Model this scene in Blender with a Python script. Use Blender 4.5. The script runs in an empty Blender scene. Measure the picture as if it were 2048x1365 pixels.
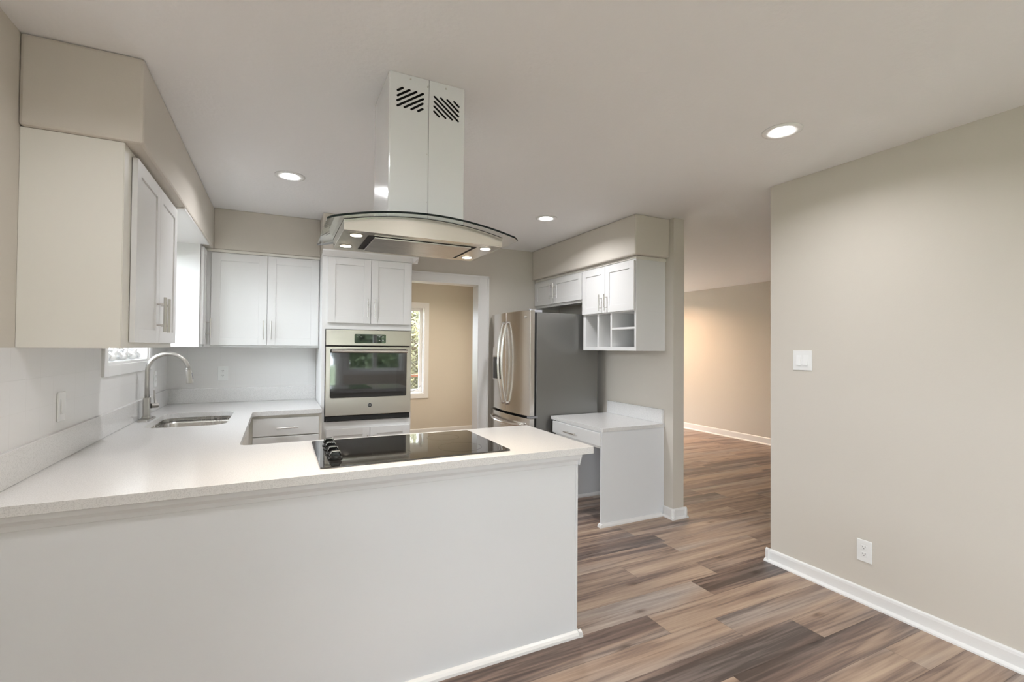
import bpy, bmesh, math, random
from mathutils import Vector, Matrix

random.seed(7)
PI = math.pi
scene = bpy.context.scene
COL = scene.collection

# ------------------------------------------------------------------ camera
F = Vector((0.43957776, 0.89808916, 0.01439639))
R = Vector((0.89810092, -0.43971404, 0.00814224))
U = Vector((-0.01364275, -0.00935026, 0.99986321))
cam_data = bpy.data.cameras.new('camera')
cam_data.sensor_width = 36.0
cam_data.lens = 952.327 / 2048 * 36.0
cam_data.clip_start = 0.03
cam = bpy.data.objects.new('camera', cam_data)
COL.objects.link(cam)
cam.matrix_world = Matrix(((R.x, U.x, -F.x, 0.0),
                           (R.y, U.y, -F.y, 0.0),
                           (R.z, U.z, -F.z, 1.4221),
                           (0, 0, 0, 1)))
scene.camera = cam

# ------------------------------------------------------------------ colour management, sky
scene.view_settings.view_transform = 'Standard'
scene.view_settings.look = 'None'
scene.view_settings.gamma = 1.0
scene.view_settings.use_curve_mapping = False
scene.view_settings.exposure = 0.47
world = bpy.data.worlds.new('sky')
scene.world = world
world.use_nodes = True
bg = world.node_tree.nodes['Background']
bg.inputs['Color'].default_value = (0.87, 0.93, 1.0, 1)
bg.inputs['Strength'].default_value = 21.0

# ------------------------------------------------------------------ dimensions (metres)
CEIL = 2.531
XL = -0.84            # left wall
XR = 2.98             # right kitchen wall (face)
XR2 = 3.10
YB = 4.82             # back wall
YREAR = -3.2
ZS = 2.20             # underside of the soffits
ZC0, ZC = 0.897, 0.931
XFAR = 6.60
YBR = 7.60            # far wall of the back room


def portal(name, loc, rot, sx, sy):
    d = bpy.data.lights.new(name, 'AREA')
    d.shape = 'RECTANGLE'
    d.size, d.size_y = sx, sy
    d.cycles.is_portal = True
    o = bpy.data.objects.new(name, d)
    o.location = loc
    o.rotation_euler = rot
    COL.objects.link(o)
    return o


def lamp(name, loc, size, power, color, rot=(0, 0, 0), shape='DISK', spread=PI):
    d = bpy.data.lights.new(name, 'AREA')
    d.shape = shape
    d.size = size
    d.energy = power
    d.color = color
    d.spread = spread
    o = bpy.data.objects.new(name, d)
    o.location = loc
    o.rotation_euler = rot
    COL.objects.link(o)
    return o


# daylight enters through these openings (area default points down -Z)
portal('window_daylight_sink', (-0.97, 3.72, 1.70), (0, -PI/2, 0), 0.85, 0.95)
portal('window_daylight_back_room', (1.63, 7.74, 1.37), (-PI/2, 0, 0), 1.05, 1.55)
portal('window_daylight_rear_a', (0.98, -3.34, 1.10), (PI/2, 0, 0), 0.5, 2.1)
portal('added_daylight_left', (-1.01, -1.65, 1.475), (0, -PI/2, 0), 1.15, 1.5)  # portal of the added left window
portal('window_daylight_rear_b', (2.05, -3.34, 1.45), (PI/2, 0, 0), 1.3, 1.3)
portal('added_daylight_far_room', (4.8, 8.14, 0.90), (-PI/2, 0, 0), 2.2, 1.4)  # portal of the added far room window

# ------------------------------------------------------------------ materials
MATS = {}


def mat(name, col, rough=0.5, metal=0.0, spec=0.5, bump=None, coat=0.0, emis=None, strength=0.0, ior=None, aniso=0.0):
    m = bpy.data.materials.new(name)
    m.use_nodes = True
    nt = m.node_tree
    b = nt.nodes['Principled BSDF']
    b.inputs['Base Color'].default_value = (*col, 1)
    b.inputs['Roughness'].default_value = rough
    b.inputs['Metallic'].default_value = metal
    b.inputs['Specular IOR Level'].default_value = spec
    b.inputs['Coat Weight'].default_value = coat
    b.inputs['Coat Roughness'].default_value = 0.05
    if ior:
        b.inputs['IOR'].default_value = ior
    if aniso:
        b.inputs['Anisotropic'].default_value = aniso
    if emis:
        b.inputs['Emission Color'].default_value = (*emis, 1)
        b.inputs['Emission Strength'].default_value = strength
    tc = nt.nodes.new('ShaderNodeTexCoord')
    n = nt.nodes.new('ShaderNodeTexNoise')
    nt.links.new(tc.outputs['Object'], n.inputs['Vector'])
    if bump:
        sc, st = bump
        n.inputs['Scale'].default_value = sc
        n.inputs['Detail'].default_value = 3
        bp = nt.nodes.new('ShaderNodeBump')
        bp.inputs['Strength'].default_value = st
        bp.inputs['Distance'].default_value = 0.002
        nt.links.new(n.outputs['Fac'], bp.inputs['Height'])
        nt.links.new(bp.outputs['Normal'], b.inputs['Normal'])
    else:
        # a slight procedural variation of the sheen
        n.inputs['Scale'].default_value = 6
        mr = nt.nodes.new('ShaderNodeMapRange')
        mr.inputs['To Min'].default_value = max(0.0, rough * 0.92)
        mr.inputs['To Max'].default_value = min(1.0, rough * 1.08 + 0.002)
        nt.links.new(n.outputs['Fac'], mr.inputs['Value'])
        nt.links.new(mr.outputs['Result'], b.inputs['Roughness'])
    MATS[name] = m
    return m


M_WALL = mat('greige_paint', (0.66, 0.615, 0.55), 0.75, bump=(90, 0.15), spec=0.3)
M_WALLB = mat('warm_beige_paint', (0.68, 0.62, 0.53), 0.75, bump=(90, 0.15), spec=0.3)
M_CEIL = mat('ceiling_paint', (0.91, 0.90, 0.90), 0.9, bump=(45, 0.7), spec=0.2)
M_TRIM = mat('white_trim_paint', (0.84, 0.83, 0.82), 0.3)
M_CAB = mat('white_cabinet_paint', (0.76, 0.755, 0.745), 0.32)
M_CABIN = mat('cream_cabinet_tone', (0.78, 0.755, 0.69), 0.4)  # cream; on the near left cabinet it stands for warm wall bounce
M_PANEL = mat('white_panel_paint', (0.77, 0.78, 0.80), 0.38)
M_BLACK = mat('black_enamel', (0.012, 0.012, 0.012), 0.25)
M_DARK = mat('dark_gap', (0.01, 0.01, 0.01), 0.8)
M_CHROME = mat('brushed_nickel', (0.62, 0.60, 0.57), 0.28, metal=1.0)
M_FAUCET = mat('satin_nickel', (0.50, 0.485, 0.46), 0.33, metal=1.0)
M_PLASTIC = mat('white_plastic', (0.86, 0.86, 0.85), 0.3)
M_GREYPL = mat('grey_plastic', (0.32, 0.32, 0.34), 0.4)
M_GLOSSW = mat('glossy_white_enamel', (0.80, 0.81, 0.81), 0.12, coat=0.6)
M_CLOTH = mat('white_cloth', (0.88, 0.88, 0.88), 0.8, bump=(60, 0.4))
M_LED = mat('led_diffuser', (1, 1, 1), 0.5, emis=(1.0, 0.98, 0.96), strength=26)
M_LEDW = mat('warm_led_diffuser', (1, 1, 1), 0.5, emis=(1.0, 0.72, 0.46), strength=12)
M_HAL = mat('halogen_lens', (1, 1, 1), 0.5, emis=(1.0, 0.86, 0.68), strength=14)
M_BARK = mat('bark', (0.10, 0.07, 0.05), 0.9, bump=(20, 0.8))
M_GRASS = mat('lawn', (0.16, 0.20, 0.11), 0.9, bump=(30, 0.6))
M_BOUNCE = mat('pale_bounce_ground', (0.45, 0.44, 0.42), 0.9, bump=(12, 0.3))  # pale ground added outside to bounce light indoors
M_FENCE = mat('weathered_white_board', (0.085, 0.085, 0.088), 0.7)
M_DECK = mat('redwood_deck', (0.13, 0.042, 0.020), 0.7, bump=(30, 0.4))
M_OVENGL = mat('black_oven_glass', (0.010, 0.009, 0.010), 0.03, spec=0.9, coat=0.6)
M_COOK = mat('black_ceramic_glass', (0.012, 0.011, 0.010), 0.04, spec=0.8, coat=0.5)
M_RING = mat('printed_burner_ring', (0.035, 0.035, 0.035), 0.12)
M_LEGEND = mat('printed_legend', (0.5, 0.5, 0.48), 0.3)


def steel(name, col, rough, stretch, bump=0.04):
    m = bpy.data.materials.new(name)
    m.use_nodes = True
    nt = m.node_tree
    b = nt.nodes['Principled BSDF']
    b.inputs['Base Color'].default_value = (*col, 1)
    b.inputs['Metallic'].default_value = 1.0
    tc = nt.nodes.new('ShaderNodeTexCoord')
    mp = nt.nodes.new('ShaderNodeMapping')
    mp.inputs['Scale'].default_value = stretch
    n = nt.nodes.new('ShaderNodeTexNoise')
    n.inputs['Scale'].default_value = 1.0
    n.inputs['Detail'].default_value = 2
    mr = nt.nodes.new('ShaderNodeMapRange')
    mr.inputs['To Min'].default_value = rough * 0.85
    mr.inputs['To Max'].default_value = rough * 1.2
    nt.links.new(tc.outputs['Object'], mp.inputs['Vector'])
    nt.links.new(mp.outputs['Vector'], n.inputs['Vector'])
    nt.links.new(n.outputs['Fac'], mr.inputs['Value'])
    nt.links.new(mr.outputs['Result'], b.inputs['Roughness'])
    bp = nt.nodes.new('ShaderNodeBump')
    bp.inputs['Strength'].default_value = bump
    bp.inputs['Distance'].default_value = 0.001
    nt.links.new(n.outputs['Fac'], bp.inputs['Height'])
    nt.links.new(bp.outputs['Normal'], b.inputs['Normal'])
    MATS[name] = m
    return m


M_STEEL = steel('brushed_stainless_oven', (0.52, 0.485, 0.43), 0.3, (3, 3, 700))
M_STEELF = steel('brushed_stainless_fridge', (0.76, 0.735, 0.70), 0.20, (3, 3, 700))
M_STEELH = steel('brushed_stainless_hood', (0.70, 0.655, 0.59), 0.22, (3, 500, 500))
M_STEELS = steel('stainless_sink', (0.60, 0.585, 0.56), 0.26, (60, 3, 3), 0.0)
M_SIDE = mat('grey_fridge_side', (0.24, 0.235, 0.225), 0.35, metal=0.7, bump=(300, 0.1))
M_FILTER = steel('aluminium_filter', (0.52, 0.49, 0.46), 0.28, (3, 400, 400))


def glass_mat(name, tint, base=0.04):
    m = bpy.data.materials.new(name)
    m.use_nodes = True
    nt = m.node_tree
    for n in list(nt.nodes):
        nt.nodes.remove(n)
    out = nt.nodes.new('ShaderNodeOutputMaterial')
    tr = nt.nodes.new('ShaderNodeBsdfTransparent')
    tr.inputs['Color'].default_value = (*tint, 1)
    gl = nt.nodes.new('ShaderNodeBsdfGlossy')
    gl.inputs['Roughness'].default_value = 0.01
    lw = nt.nodes.new('ShaderNodeLayerWeight')
    lw.inputs['Blend'].default_value = 0.5
    pw = nt.nodes.new('ShaderNodeMath')
    pw.operation = 'POWER'
    pw.inputs[1].default_value = 5.0
    nt.links.new(lw.outputs['Facing'], pw.inputs[0])
    fr = nt.nodes.new('ShaderNodeMath')
    fr.operation = 'MULTIPLY_ADD'
    fr.inputs[1].default_value = 0.9
    fr.inputs[2].default_value = base
    nt.links.new(pw.outputs[0], fr.inputs[0])
    mx = nt.nodes.new('ShaderNodeMixShader')
    nt.links.new(fr.outputs[0], mx.inputs['Fac'])
    nt.links.new(tr.outputs['BSDF'], mx.inputs[1])
    nt.links.new(gl.outputs['BSDF'], mx.inputs[2])
    nt.links.new(mx.outputs['Shader'], out.inputs['Surface'])
    MATS[name] = m
    return m


M_PANE = glass_mat('window_glass', (0.97, 0.985, 0.98))
M_HGLASS = glass_mat('canopy_glass', (0.93, 0.955, 0.945))
M_GEDGE = mat('glass_edge_green', (0.006, 0.012, 0.011), 0.25, spec=0.3)


def quartz():
    m = bpy.data.materials.new('white_quartz')
    m.use_nodes = True
    nt = m.node_tree
    b = nt.nodes['Principled BSDF']
    tc = nt.nodes.new('ShaderNodeTexCoord')
    v = nt.nodes.new('ShaderNodeTexVoronoi')
    v.inputs['Scale'].default_value = 170
    n = nt.nodes.new('ShaderNodeTexNoise')
    n.inputs['Scale'].default_value = 260
    n.inputs['Detail'].default_value = 2
    r1 = nt.nodes.new('ShaderNodeValToRGB')
    r1.color_ramp.elements[0].position = 0.05
    r1.color_ramp.elements[0].color = (0.45, 0.43, 0.41, 1)
    r1.color_ramp.elements[1].position = 0.16
    r1.color_ramp.elements[1].color = (0.76, 0.75, 0.74, 1)
    r2 = nt.nodes.new('ShaderNodeValToRGB')
    r2.color_ramp.elements[0].position = 0.36
    r2.color_ramp.elements[0].color = (0.80, 0.80, 0.80, 1)
    r2.color_ramp.elements[1].position = 0.52
    r2.color_ramp.elements[1].color = (1, 1, 1, 1)
    mx = nt.nodes.new('ShaderNodeMix')
    mx.data_type = 'RGBA'
    mx.blend_type = 'MULTIPLY'
    mx.inputs['Factor'].default_value = 0.7
    L = nt.links.new
    L(tc.outputs['Object'], v.inputs['Vector'])
    L(tc.outputs['Object'], n.inputs['Vector'])
    L(v.outputs['Distance'], r1.inputs['Fac'])
    L(n.outputs['Fac'], r2.inputs['Fac'])
    L(r1.outputs['Color'], mx.inputs['A'])
    L(r2.outputs['Color'], mx.inputs['B'])
    L(mx.outputs['Result'], b.inputs['Base Color'])
    b.inputs['Roughness'].default_value = 0.20
    b.inputs['Specular IOR Level'].default_value = 0.38
    MATS['quartz'] = m
    return m


M_QUARTZ = quartz()


def tile_mat():
    m = bpy.data.materials.new('white_square_tile')
    m.use_nodes = True
    nt = m.node_tree
    b = nt.nodes['Principled BSDF']
    tc = nt.nodes.new('ShaderNodeTexCoord')
    sx = nt.nodes.new('ShaderNodeSeparateXYZ')
    L = nt.links.new
    L(tc.outputs['Object'], sx.inputs['Vector'])
    ad = nt.nodes.new('ShaderNodeMath')
    ad.operation = 'ADD'
    L(sx.outputs['X'], ad.inputs[0])
    L(sx.outputs['Y'], ad.inputs[1])
    cb = nt.nodes.new('ShaderNodeCombineXYZ')
    L(ad.outputs[0], cb.inputs['X'])
    zz = nt.nodes.new('ShaderNodeMath')
    zz.operation = 'ADD'
    zz.inputs[1].default_value = 0.004
    L(sx.outputs['Z'], zz.inputs[0])
    L(zz.outputs[0], cb.inputs['Y'])
    br = nt.nodes.new('ShaderNodeTexBrick')
    br.offset = 0
    br.inputs['Scale'].default_value = 1.0
    br.inputs['Brick Width'].default_value = 0.1178
    br.inputs['Row Height'].default_value = 0.1178
    br.inputs['Mortar Size'].default_value = 0.0016
    br.inputs['Mortar Smooth'].default_value = 0.6
    br.inputs['Color1'].default_value = (0.83, 0.815, 0.805, 1)
    br.inputs['Color2'].default_value = (0.83, 0.815, 0.805, 1)
    br.inputs['Mortar'].default_value = (0.80, 0.785, 0.77, 1)
    L(cb.outputs[0], br.inputs['Vector'])
    L(br.outputs['Color'], b.inputs['Base Color'])
    bp = nt.nodes.new('ShaderNodeBump')
    bp.inputs['Strength'].default_value = 0.15
    bp.inputs['Distance'].default_value = 0.001
    bp.invert = True
    L(br.outputs['Fac'], bp.inputs['Height'])
    L(bp.outputs['Normal'], b.inputs['Normal'])
    b.inputs['Roughness'].default_value = 0.22
    return m


M_TILE = tile_mat()


def floor_mat():
    m = bpy.data.materials.new('vinyl_oak_planks')
    m.use_nodes = True
    nt = m.node_tree
    L = nt.links.new
    b = nt.nodes['Principled BSDF']
    tc = nt.nodes.new('ShaderNodeTexCoord')
    at = nt.nodes.new('ShaderNodeAttribute')
    at.attribute_name = 'plank'          # r = tone, g = seed, b = hue
    sp = nt.nodes.new('ShaderNodeSeparateColor')
    L(at.outputs['Color'], sp.inputs['Color'])
    off = nt.nodes.new('ShaderNodeVectorMath')
    off.operation = 'MULTIPLY_ADD'
    cb = nt.nodes.new('ShaderNodeCombineXYZ')
    L(sp.outputs['Green'], cb.inputs['X'])
    L(sp.outputs['Green'], cb.inputs['Y'])
    L(sp.outputs['Green'], cb.inputs['Z'])
    off.inputs[1].default_value = (37.0, 53.0, 71.0)
    L(cb.outputs[0], off.inputs[0])
    L(tc.outputs['Object'], off.inputs[2])

    def noise(scale, detail, stretch, dist=0.0):
        mp = nt.nodes.new('ShaderNodeMapping')
        mp.inputs['Scale'].default_value = stretch
        n = nt.nodes.new('ShaderNodeTexNoise')
        n.inputs['Scale'].default_value = scale
        n.inputs['Detail'].default_value = detail
        n.inputs['Distortion'].default_value = dist
        L(off.outputs[0], mp.inputs['Vector'])
        L(mp.outputs[0], n.inputs['Vector'])
        return n
    broad = noise(1.0, 2, (0.62, 9.5, 1), 0.9)      # wide streaks of grey and tan
    fine = noise(1.0, 4, (3.0, 90.0, 1), 0.4)      # fine grain
    mid = noise(1.0, 3, (1.1, 26.0, 1), 1.6)
    ramp = nt.nodes.new('ShaderNodeValToRGB')
    e = ramp.color_ramp.elements
    e[0].position = 0.12
    e[0].color = (0.085, 0.057, 0.046, 1)
    e[1].position = 0.95
    e[1].color = (0.50, 0.375, 0.275, 1)
    k = ramp.color_ramp.elements.new(0.36)
    k.color = (0.195, 0.134, 0.108, 1)
    k = ramp.color_ramp.elements.new(0.58)
    k.color = (0.35, 0.245, 0.182, 1)
    # value = tone + streaks
    a1 = nt.nodes.new('ShaderNodeMath')
    a1.operation = 'MULTIPLY_ADD'
    a1.inputs[1].default_value = 1.25
    L(broad.outputs['Fac'], a1.inputs[0])
    L(sp.outputs['Red'], a1.inputs[2])
    a2 = nt.nodes.new('ShaderNodeMath')
    a2.operation = 'MULTIPLY_ADD'
    a2.inputs[1].default_value = 0.75
    L(mid.outputs['Fac'], a2.inputs[0])
    L(a1.outputs[0], a2.inputs[2])
    a3 = nt.nodes.new('ShaderNodeMath')
    a3.operation = 'MULTIPLY_ADD'
    a3.inputs[1].default_value = 0.50
    L(fine.outputs['Fac'], a3.inputs[0])
    L(a2.outputs[0], a3.inputs[2])
    L(a3.outputs[0], ramp.inputs['Fac'])
    # greyish wash in places
    wash = noise(1.0, 1, (0.9, 5.0, 1))
    wr = nt.nodes.new('ShaderNodeMapRange')
    wr.inputs['From Min'].default_value = 0.50
    wr.inputs['From Max'].default_value = 0.72
    wr.inputs['To Max'].default_value = 0.75
    L(wash.outputs['Fac'], wr.inputs['Value'])
    mx = nt.nodes.new('ShaderNodeMix')
    mx.data_type = 'RGBA'
    L(wr.outputs['Result'], mx.inputs['Factor'])
    L(ramp.outputs['Color'], mx.inputs['A'])
    hs = nt.nodes.new('ShaderNodeHueSaturation')
    hs.inputs['Saturation'].default_value = 0.45
    hs.inputs['Value'].default_value = 1.02
    L(ramp.outputs['Color'], hs.inputs['Color'])
    L(hs.outputs['Color'], mx.inputs['B'])
    # knots
    kn = nt.nodes.new('ShaderNodeTexVoronoi')
    kn.voronoi_dimensions = '2D'
    kn.inputs['Scale'].default_value = 1.0
    kn.inputs['Randomness'].default_value = 1.0
    km = nt.nodes.new('ShaderNodeMapping')
    km.inputs['Scale'].default_value = (1.25, 3.0, 0.001)
    L(off.outputs[0], km.inputs['Vector'])
    wv = nt.nodes.new('ShaderNodeVectorMath')
    wv.operation = 'MULTIPLY_ADD'
    wv.inputs[1].default_value = (0.16, 0.16, 0)
    L(mid.outputs['Color'], wv.inputs[0])
    L(km.outputs[0], wv.inputs[2])
    L(wv.outputs[0], kn.inputs['Vector'])
    kr = nt.nodes.new('ShaderNodeValToRGB')
    kr.color_ramp.elements[0].position = 0.0
    kr.color_ramp.elements[0].color = (0.25, 0.22, 0.2, 1)
    kr.color_ramp.elements[1].position = 0.075
    kr.color_ramp.elements[1].color = (1, 1, 1, 1)
    kk = kr.color_ramp.elements.new(0.03)
    kk.color = (0.60, 0.54, 0.5, 1)
    L(kn.outputs['Distance'], kr.inputs['Fac'])
    m2 = nt.nodes.new('ShaderNodeMix')
    m2.data_type = 'RGBA'
    m2.blend_type = 'MULTIPLY'
    m2.inputs['Factor'].default_value = 0.8
    L(mx.outputs['Result'], m2.inputs['A'])
    L(kr.outputs['Color'], m2.inputs['B'])
    L(m2.outputs['Result'], b.inputs['Base Color'])
    rr = nt.nodes.new('ShaderNodeMapRange')
    rr.inputs['To Min'].default_value = 0.30
    rr.inputs['To Max'].default_value = 0.48
    L(fine.outputs['Fac'], rr.inputs['Value'])
    L(rr.outputs['Result'], b.inputs['Roughness'])
    bp = nt.nodes.new('ShaderNodeBump')
    bp.inputs['Strength'].default_value = 0.12
    bp.inputs['Distance'].default_value = 0.001
    L(fine.outputs['Fac'], bp.inputs['Height'])
    L(bp.outputs['Normal'], b.inputs['Normal'])
    return m


M_FLOOR = floor_mat()


def leaf_mat(name, c1, c2):
    m = bpy.data.materials.new(name)
    m.use_nodes = True
    nt = m.node_tree
    b = nt.nodes['Principled BSDF']
    tc = nt.nodes.new('ShaderNodeTexCoord')
    n = nt.nodes.new('ShaderNodeTexNoise')
    n.inputs['Scale'].default_value = 3.0
    r = nt.nodes.new('ShaderNodeValToRGB')
    r.color_ramp.elements[0].position = 0.35
    r.color_ramp.elements[0].color = (*c1, 1)
    r.color_ramp.elements[1].position = 0.65
    r.color_ramp.elements[1].color = (*c2, 1)
    nt.links.new(tc.outputs['Object'], n.inputs['Vector'])
    nt.links.new(n.outputs['Fac'], r.inputs['Fac'])
    nt.links.new(r.outputs['Color'], b.inputs['Base Color'])
    b.inputs['Roughness'].default_value = 0.6
    return m


M_LEAFA = leaf_mat('golden_leaves', (0.045, 0.042, 0.015), (0.20, 0.18, 0.085))
M_LEAFB = leaf_mat('green_leaves', (0.05, 0.085, 0.04), (0.15, 0.20, 0.10))

# ------------------------------------------------------------------ mesh helpers


def link(name, bm, material, parent=None, bevel=0.0, seg=2, smooth=False):
    me = bpy.data.meshes.new(name)
    bmesh.ops.recalc_face_normals(bm, faces=bm.faces)
    bm.to_mesh(me)
    bm.free()
    if isinstance(material, (list, tuple)):
        for mm in material:
            me.materials.append(mm)
    else:
        me.materials.append(material)
    o = bpy.data.objects.new(name, me)
    COL.objects.link(o)
    if parent is not None:
        o.parent = parent
        o.matrix_parent_inverse = world_of(parent).inverted()
    if bevel > 0:
        md = o.modifiers.new('bevel', 'BEVEL')
        md.width = bevel
        md.segments = seg
        md.limit_method = 'ANGLE'
        md.angle_limit = math.radians(40)
        md.harden_normals = False
    if smooth:
        for p in me.polygons:
            p.use_smooth = True
    return o


def world_of(o):
    m = o.matrix_basis.copy()
    if o.parent is not None:
        m = world_of(o.parent) @ o.matrix_parent_inverse @ m
    return m


def bx(bm, x0, x1, y0, y1, z0, z1):
    v = [bm.verts.new((x, y, z)) for x in (x0, x1) for y in (y0, y1) for z in (z0, z1)]
    for f in ((0, 1, 3, 2), (4, 6, 7, 5), (0, 4, 5, 1), (2, 3, 7, 6), (0, 2, 6, 4), (1, 5, 7, 3)):
        bm.faces.new([v[i] for i in f])


def box(name, x0, x1, y0, y1, z0, z1, material, parent=None, bevel=0.0015):
    bm = bmesh.new()
    bx(bm, x0, x1, y0, y1, z0, z1)
    return link(name, bm, material, parent, bevel)


def boxes(name, lst, material, parent=None, bevel=0.0015):
    bm = bmesh.new()
    for b in lst:
        bx(bm, *b)
    return link(name, bm, material, parent, bevel)


def cyl(bm, p0, p1, r, n=16, r2=None, caps=True):
    p0 = Vector(p0)
    p1 = Vector(p1)
    d = (p1 - p0).normalized()
    a = d.orthogonal().normalized()
    b = d.cross(a)
    r2 = r if r2 is None else r2
    c0, c1 = [], []
    for i in range(n):
        t = 2 * PI * i / n
        w = a * math.cos(t) + b * math.sin(t)
        c0.append(bm.verts.new(p0 + w * r))
        c1.append(bm.verts.new(p1 + w * r2))
    for i in range(n):
        j = (i + 1) % n
        bm.faces.new((c0[i], c0[j], c1[j], c1[i]))
    if caps:
        bm.faces.new(c0[::-1])
        bm.faces.new(c1)


def tube(bm, pts, radii, n=14, caps=True, flat=None):
    """sweep a circle (or ellipse: flat=(a,b) in frame side/up) along pts"""
    pts = [Vector(p) for p in pts]
    if not isinstance(radii, (list, tuple)):
        radii = [radii] * len(pts)
    rings = []
    d0 = (pts[1] - pts[0]).normalized()
    a = d0.orthogonal().normalized() if flat is None else Vector(flat)
    for i, p in enumerate(pts):
        if i == 0:
            d = pts[1] - pts[0]
        elif i == len(pts) - 1:
            d = pts[-1] - pts[-2]
        else:
            d = (pts[i + 1] - pts[i - 1])
        d.normalize()
        a = (a - d * a.dot(d)).normalized()
        b = d.cross(a)
        r = radii[i]
        ra, rb = r if isinstance(r, tuple) else (r, r)
        rings.append([bm.verts.new(p + a * math.cos(2*PI*k/n) * ra + b * math.sin(2*PI*k/n) * rb) for k in range(n)])
    for i in range(len(rings) - 1):
        for k in range(n):
            j = (k + 1) % n
            bm.faces.new((rings[i][k], rings[i][j], rings[i+1][j], rings[i+1][k]))
    if caps:
        bm.faces.new(rings[0][::-1])
        bm.faces.new(rings[-1])


def prism(bm, poly, axis, a0, a1):
    """extrude a 2-D polygon along an axis; poly in the other two axes (in xyz order)"""
    def P(u, v, w):
        if axis == 'x':
            return (w, u, v)
        if axis == 'y':
            return (u, w, v)
        return (u, v, w)
    A = [bm.verts.new(P(u, v, a0)) for u, v in poly]
    B = [bm.verts.new(P(u, v, a1)) for u, v in poly]
    n = len(poly)
    for i in range(n):
        j = (i + 1) % n
        bm.faces.new((A[i], A[j], B[j], B[i]))
    bm.faces.new(A[::-1])
    bm.faces.new(B)


def empty(name, loc, label, cat, group=None):
    o = bpy.data.objects.new(name, None)
    o.empty_display_size = 0.1
    o.location = loc
    COL.objects.link(o)
    o['label'] = label
    o['category'] = cat
    if group:
        o['group'] = group
    return o


def tag(o, label, cat, group=None):
    o['label'] = label
    o['category'] = cat
    if group:
        o['group'] = group
    return o


def struct(o, label=None):
    o['kind'] = 'structure'
    if label:
        o['label'] = label
    return o


def FP(face, pos, u, d, z):
    """point at distance d in front of a face plane"""
    if face == '-y':
        return (u, pos - d, z)
    if face == '-x':
        return (pos - d, u, z)
    if face == '+x':
        return (pos + d, u, z)
    return (u, pos + d, z)


def fbox(bm, face, pos, u0, u1, d0, d1, z0, z1):
    a = FP(face, pos, u0, d0, z0)
    b = FP(face, pos, u1, d1, z1)
    bx(bm, min(a[0], b[0]), max(a[0], b[0]), min(a[1], b[1]), max(a[1], b[1]), z0, z1)


def shaker(name, face, pos, u0, u1, z0, z1, parent, rail=0.058, t=0.020, rec=0.007, material=None, gap=0.0015):
    bm = bmesh.new()
    u0 += gap
    u1 -= gap
    z0 += gap
    z1 -= gap
    fbox(bm, face, pos, u0, u0 + rail, 0.0015, t, z0, z1)
    fbox(bm, face, pos, u1 - rail, u1, 0.0015, t, z0, z1)
    fbox(bm, face, pos, u0 + rail, u1 - rail, 0.0015, t, z1 - rail, z1)
    fbox(bm, face, pos, u0 + rail, u1 - rail, 0.0015, t, z0, z0 + rail)
    fbox(bm, face, pos, u0 + rail, u1 - rail, 0.0015, t - rec, z0 + rail, z1 - rail)
    return link(name, bm, material or M_CAB, parent, 0.0012)


def slab(name, face, pos, u0, u1, z0, z1, parent, t=0.02, material=None, bevel=0.003):
    bm = bmesh.new()
    fbox(bm, face, pos, u0, u1, 0.0015, t, z0, z1)
    return link(name, bm, material or M_CAB, parent, bevel)


def pull(face, pos, u, z, length, parent, vertical=True, off=0.032, r=0.006, post=0.48, material=None):
    """bar pull centred at (u, z) on a face; pos is the door's front surface"""
    bm = bmesh.new()
    h = length / 2
    q = length * post / 2 * 1.25
    if vertical:
        cyl(bm, FP(face, pos, u, off, z - h), FP(face, pos, u, off, z + h), r, 14)
        for s in (-1, 1):
            cyl(bm, FP(face, pos, u, 0.0005, z + s * q), FP(face, pos, u, off, z + s * q), r * 0.75, 10)
    else:
        cyl(bm, FP(face, pos, u - h, off, z), FP(face, pos, u + h, off, z), r, 14)
        for s in (-1, 1):
            cyl(bm, FP(face, pos, u + s * q, 0.0005, z), FP(face, pos, u + s * q, off, z), r * 0.75, 10)
    o = link('handle', bm, material or M_CHROME, parent, 0.0006)
    return o


def text_mesh(name, body, size, depth, mtx, material, parent):
    cu = bpy.data.curves.new(name, 'FONT')
    cu.body = body
    cu.size = size
    cu.extrude = depth
    cu.align_x = 'CENTER'
    cu.align_y = 'CENTER'
    tmp = bpy.data.objects.new(name, cu)
    COL.objects.link(tmp)
    dg = bpy.context.evaluated_depsgraph_get()
    dg.update()
    me = bpy.data.meshes.new_from_object(tmp.evaluated_get(dg))
    bpy.data.objects.remove(tmp)
    me.name = name
    me.transform(mtx)
    me.materials.clear()
    me.materials.append(material)
    o = bpy.data.objects.new(name, me)
    COL.objects.link(o)
    o.parent = parent
    o.matrix_parent_inverse = world_of(parent).inverted()
    return o


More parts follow.
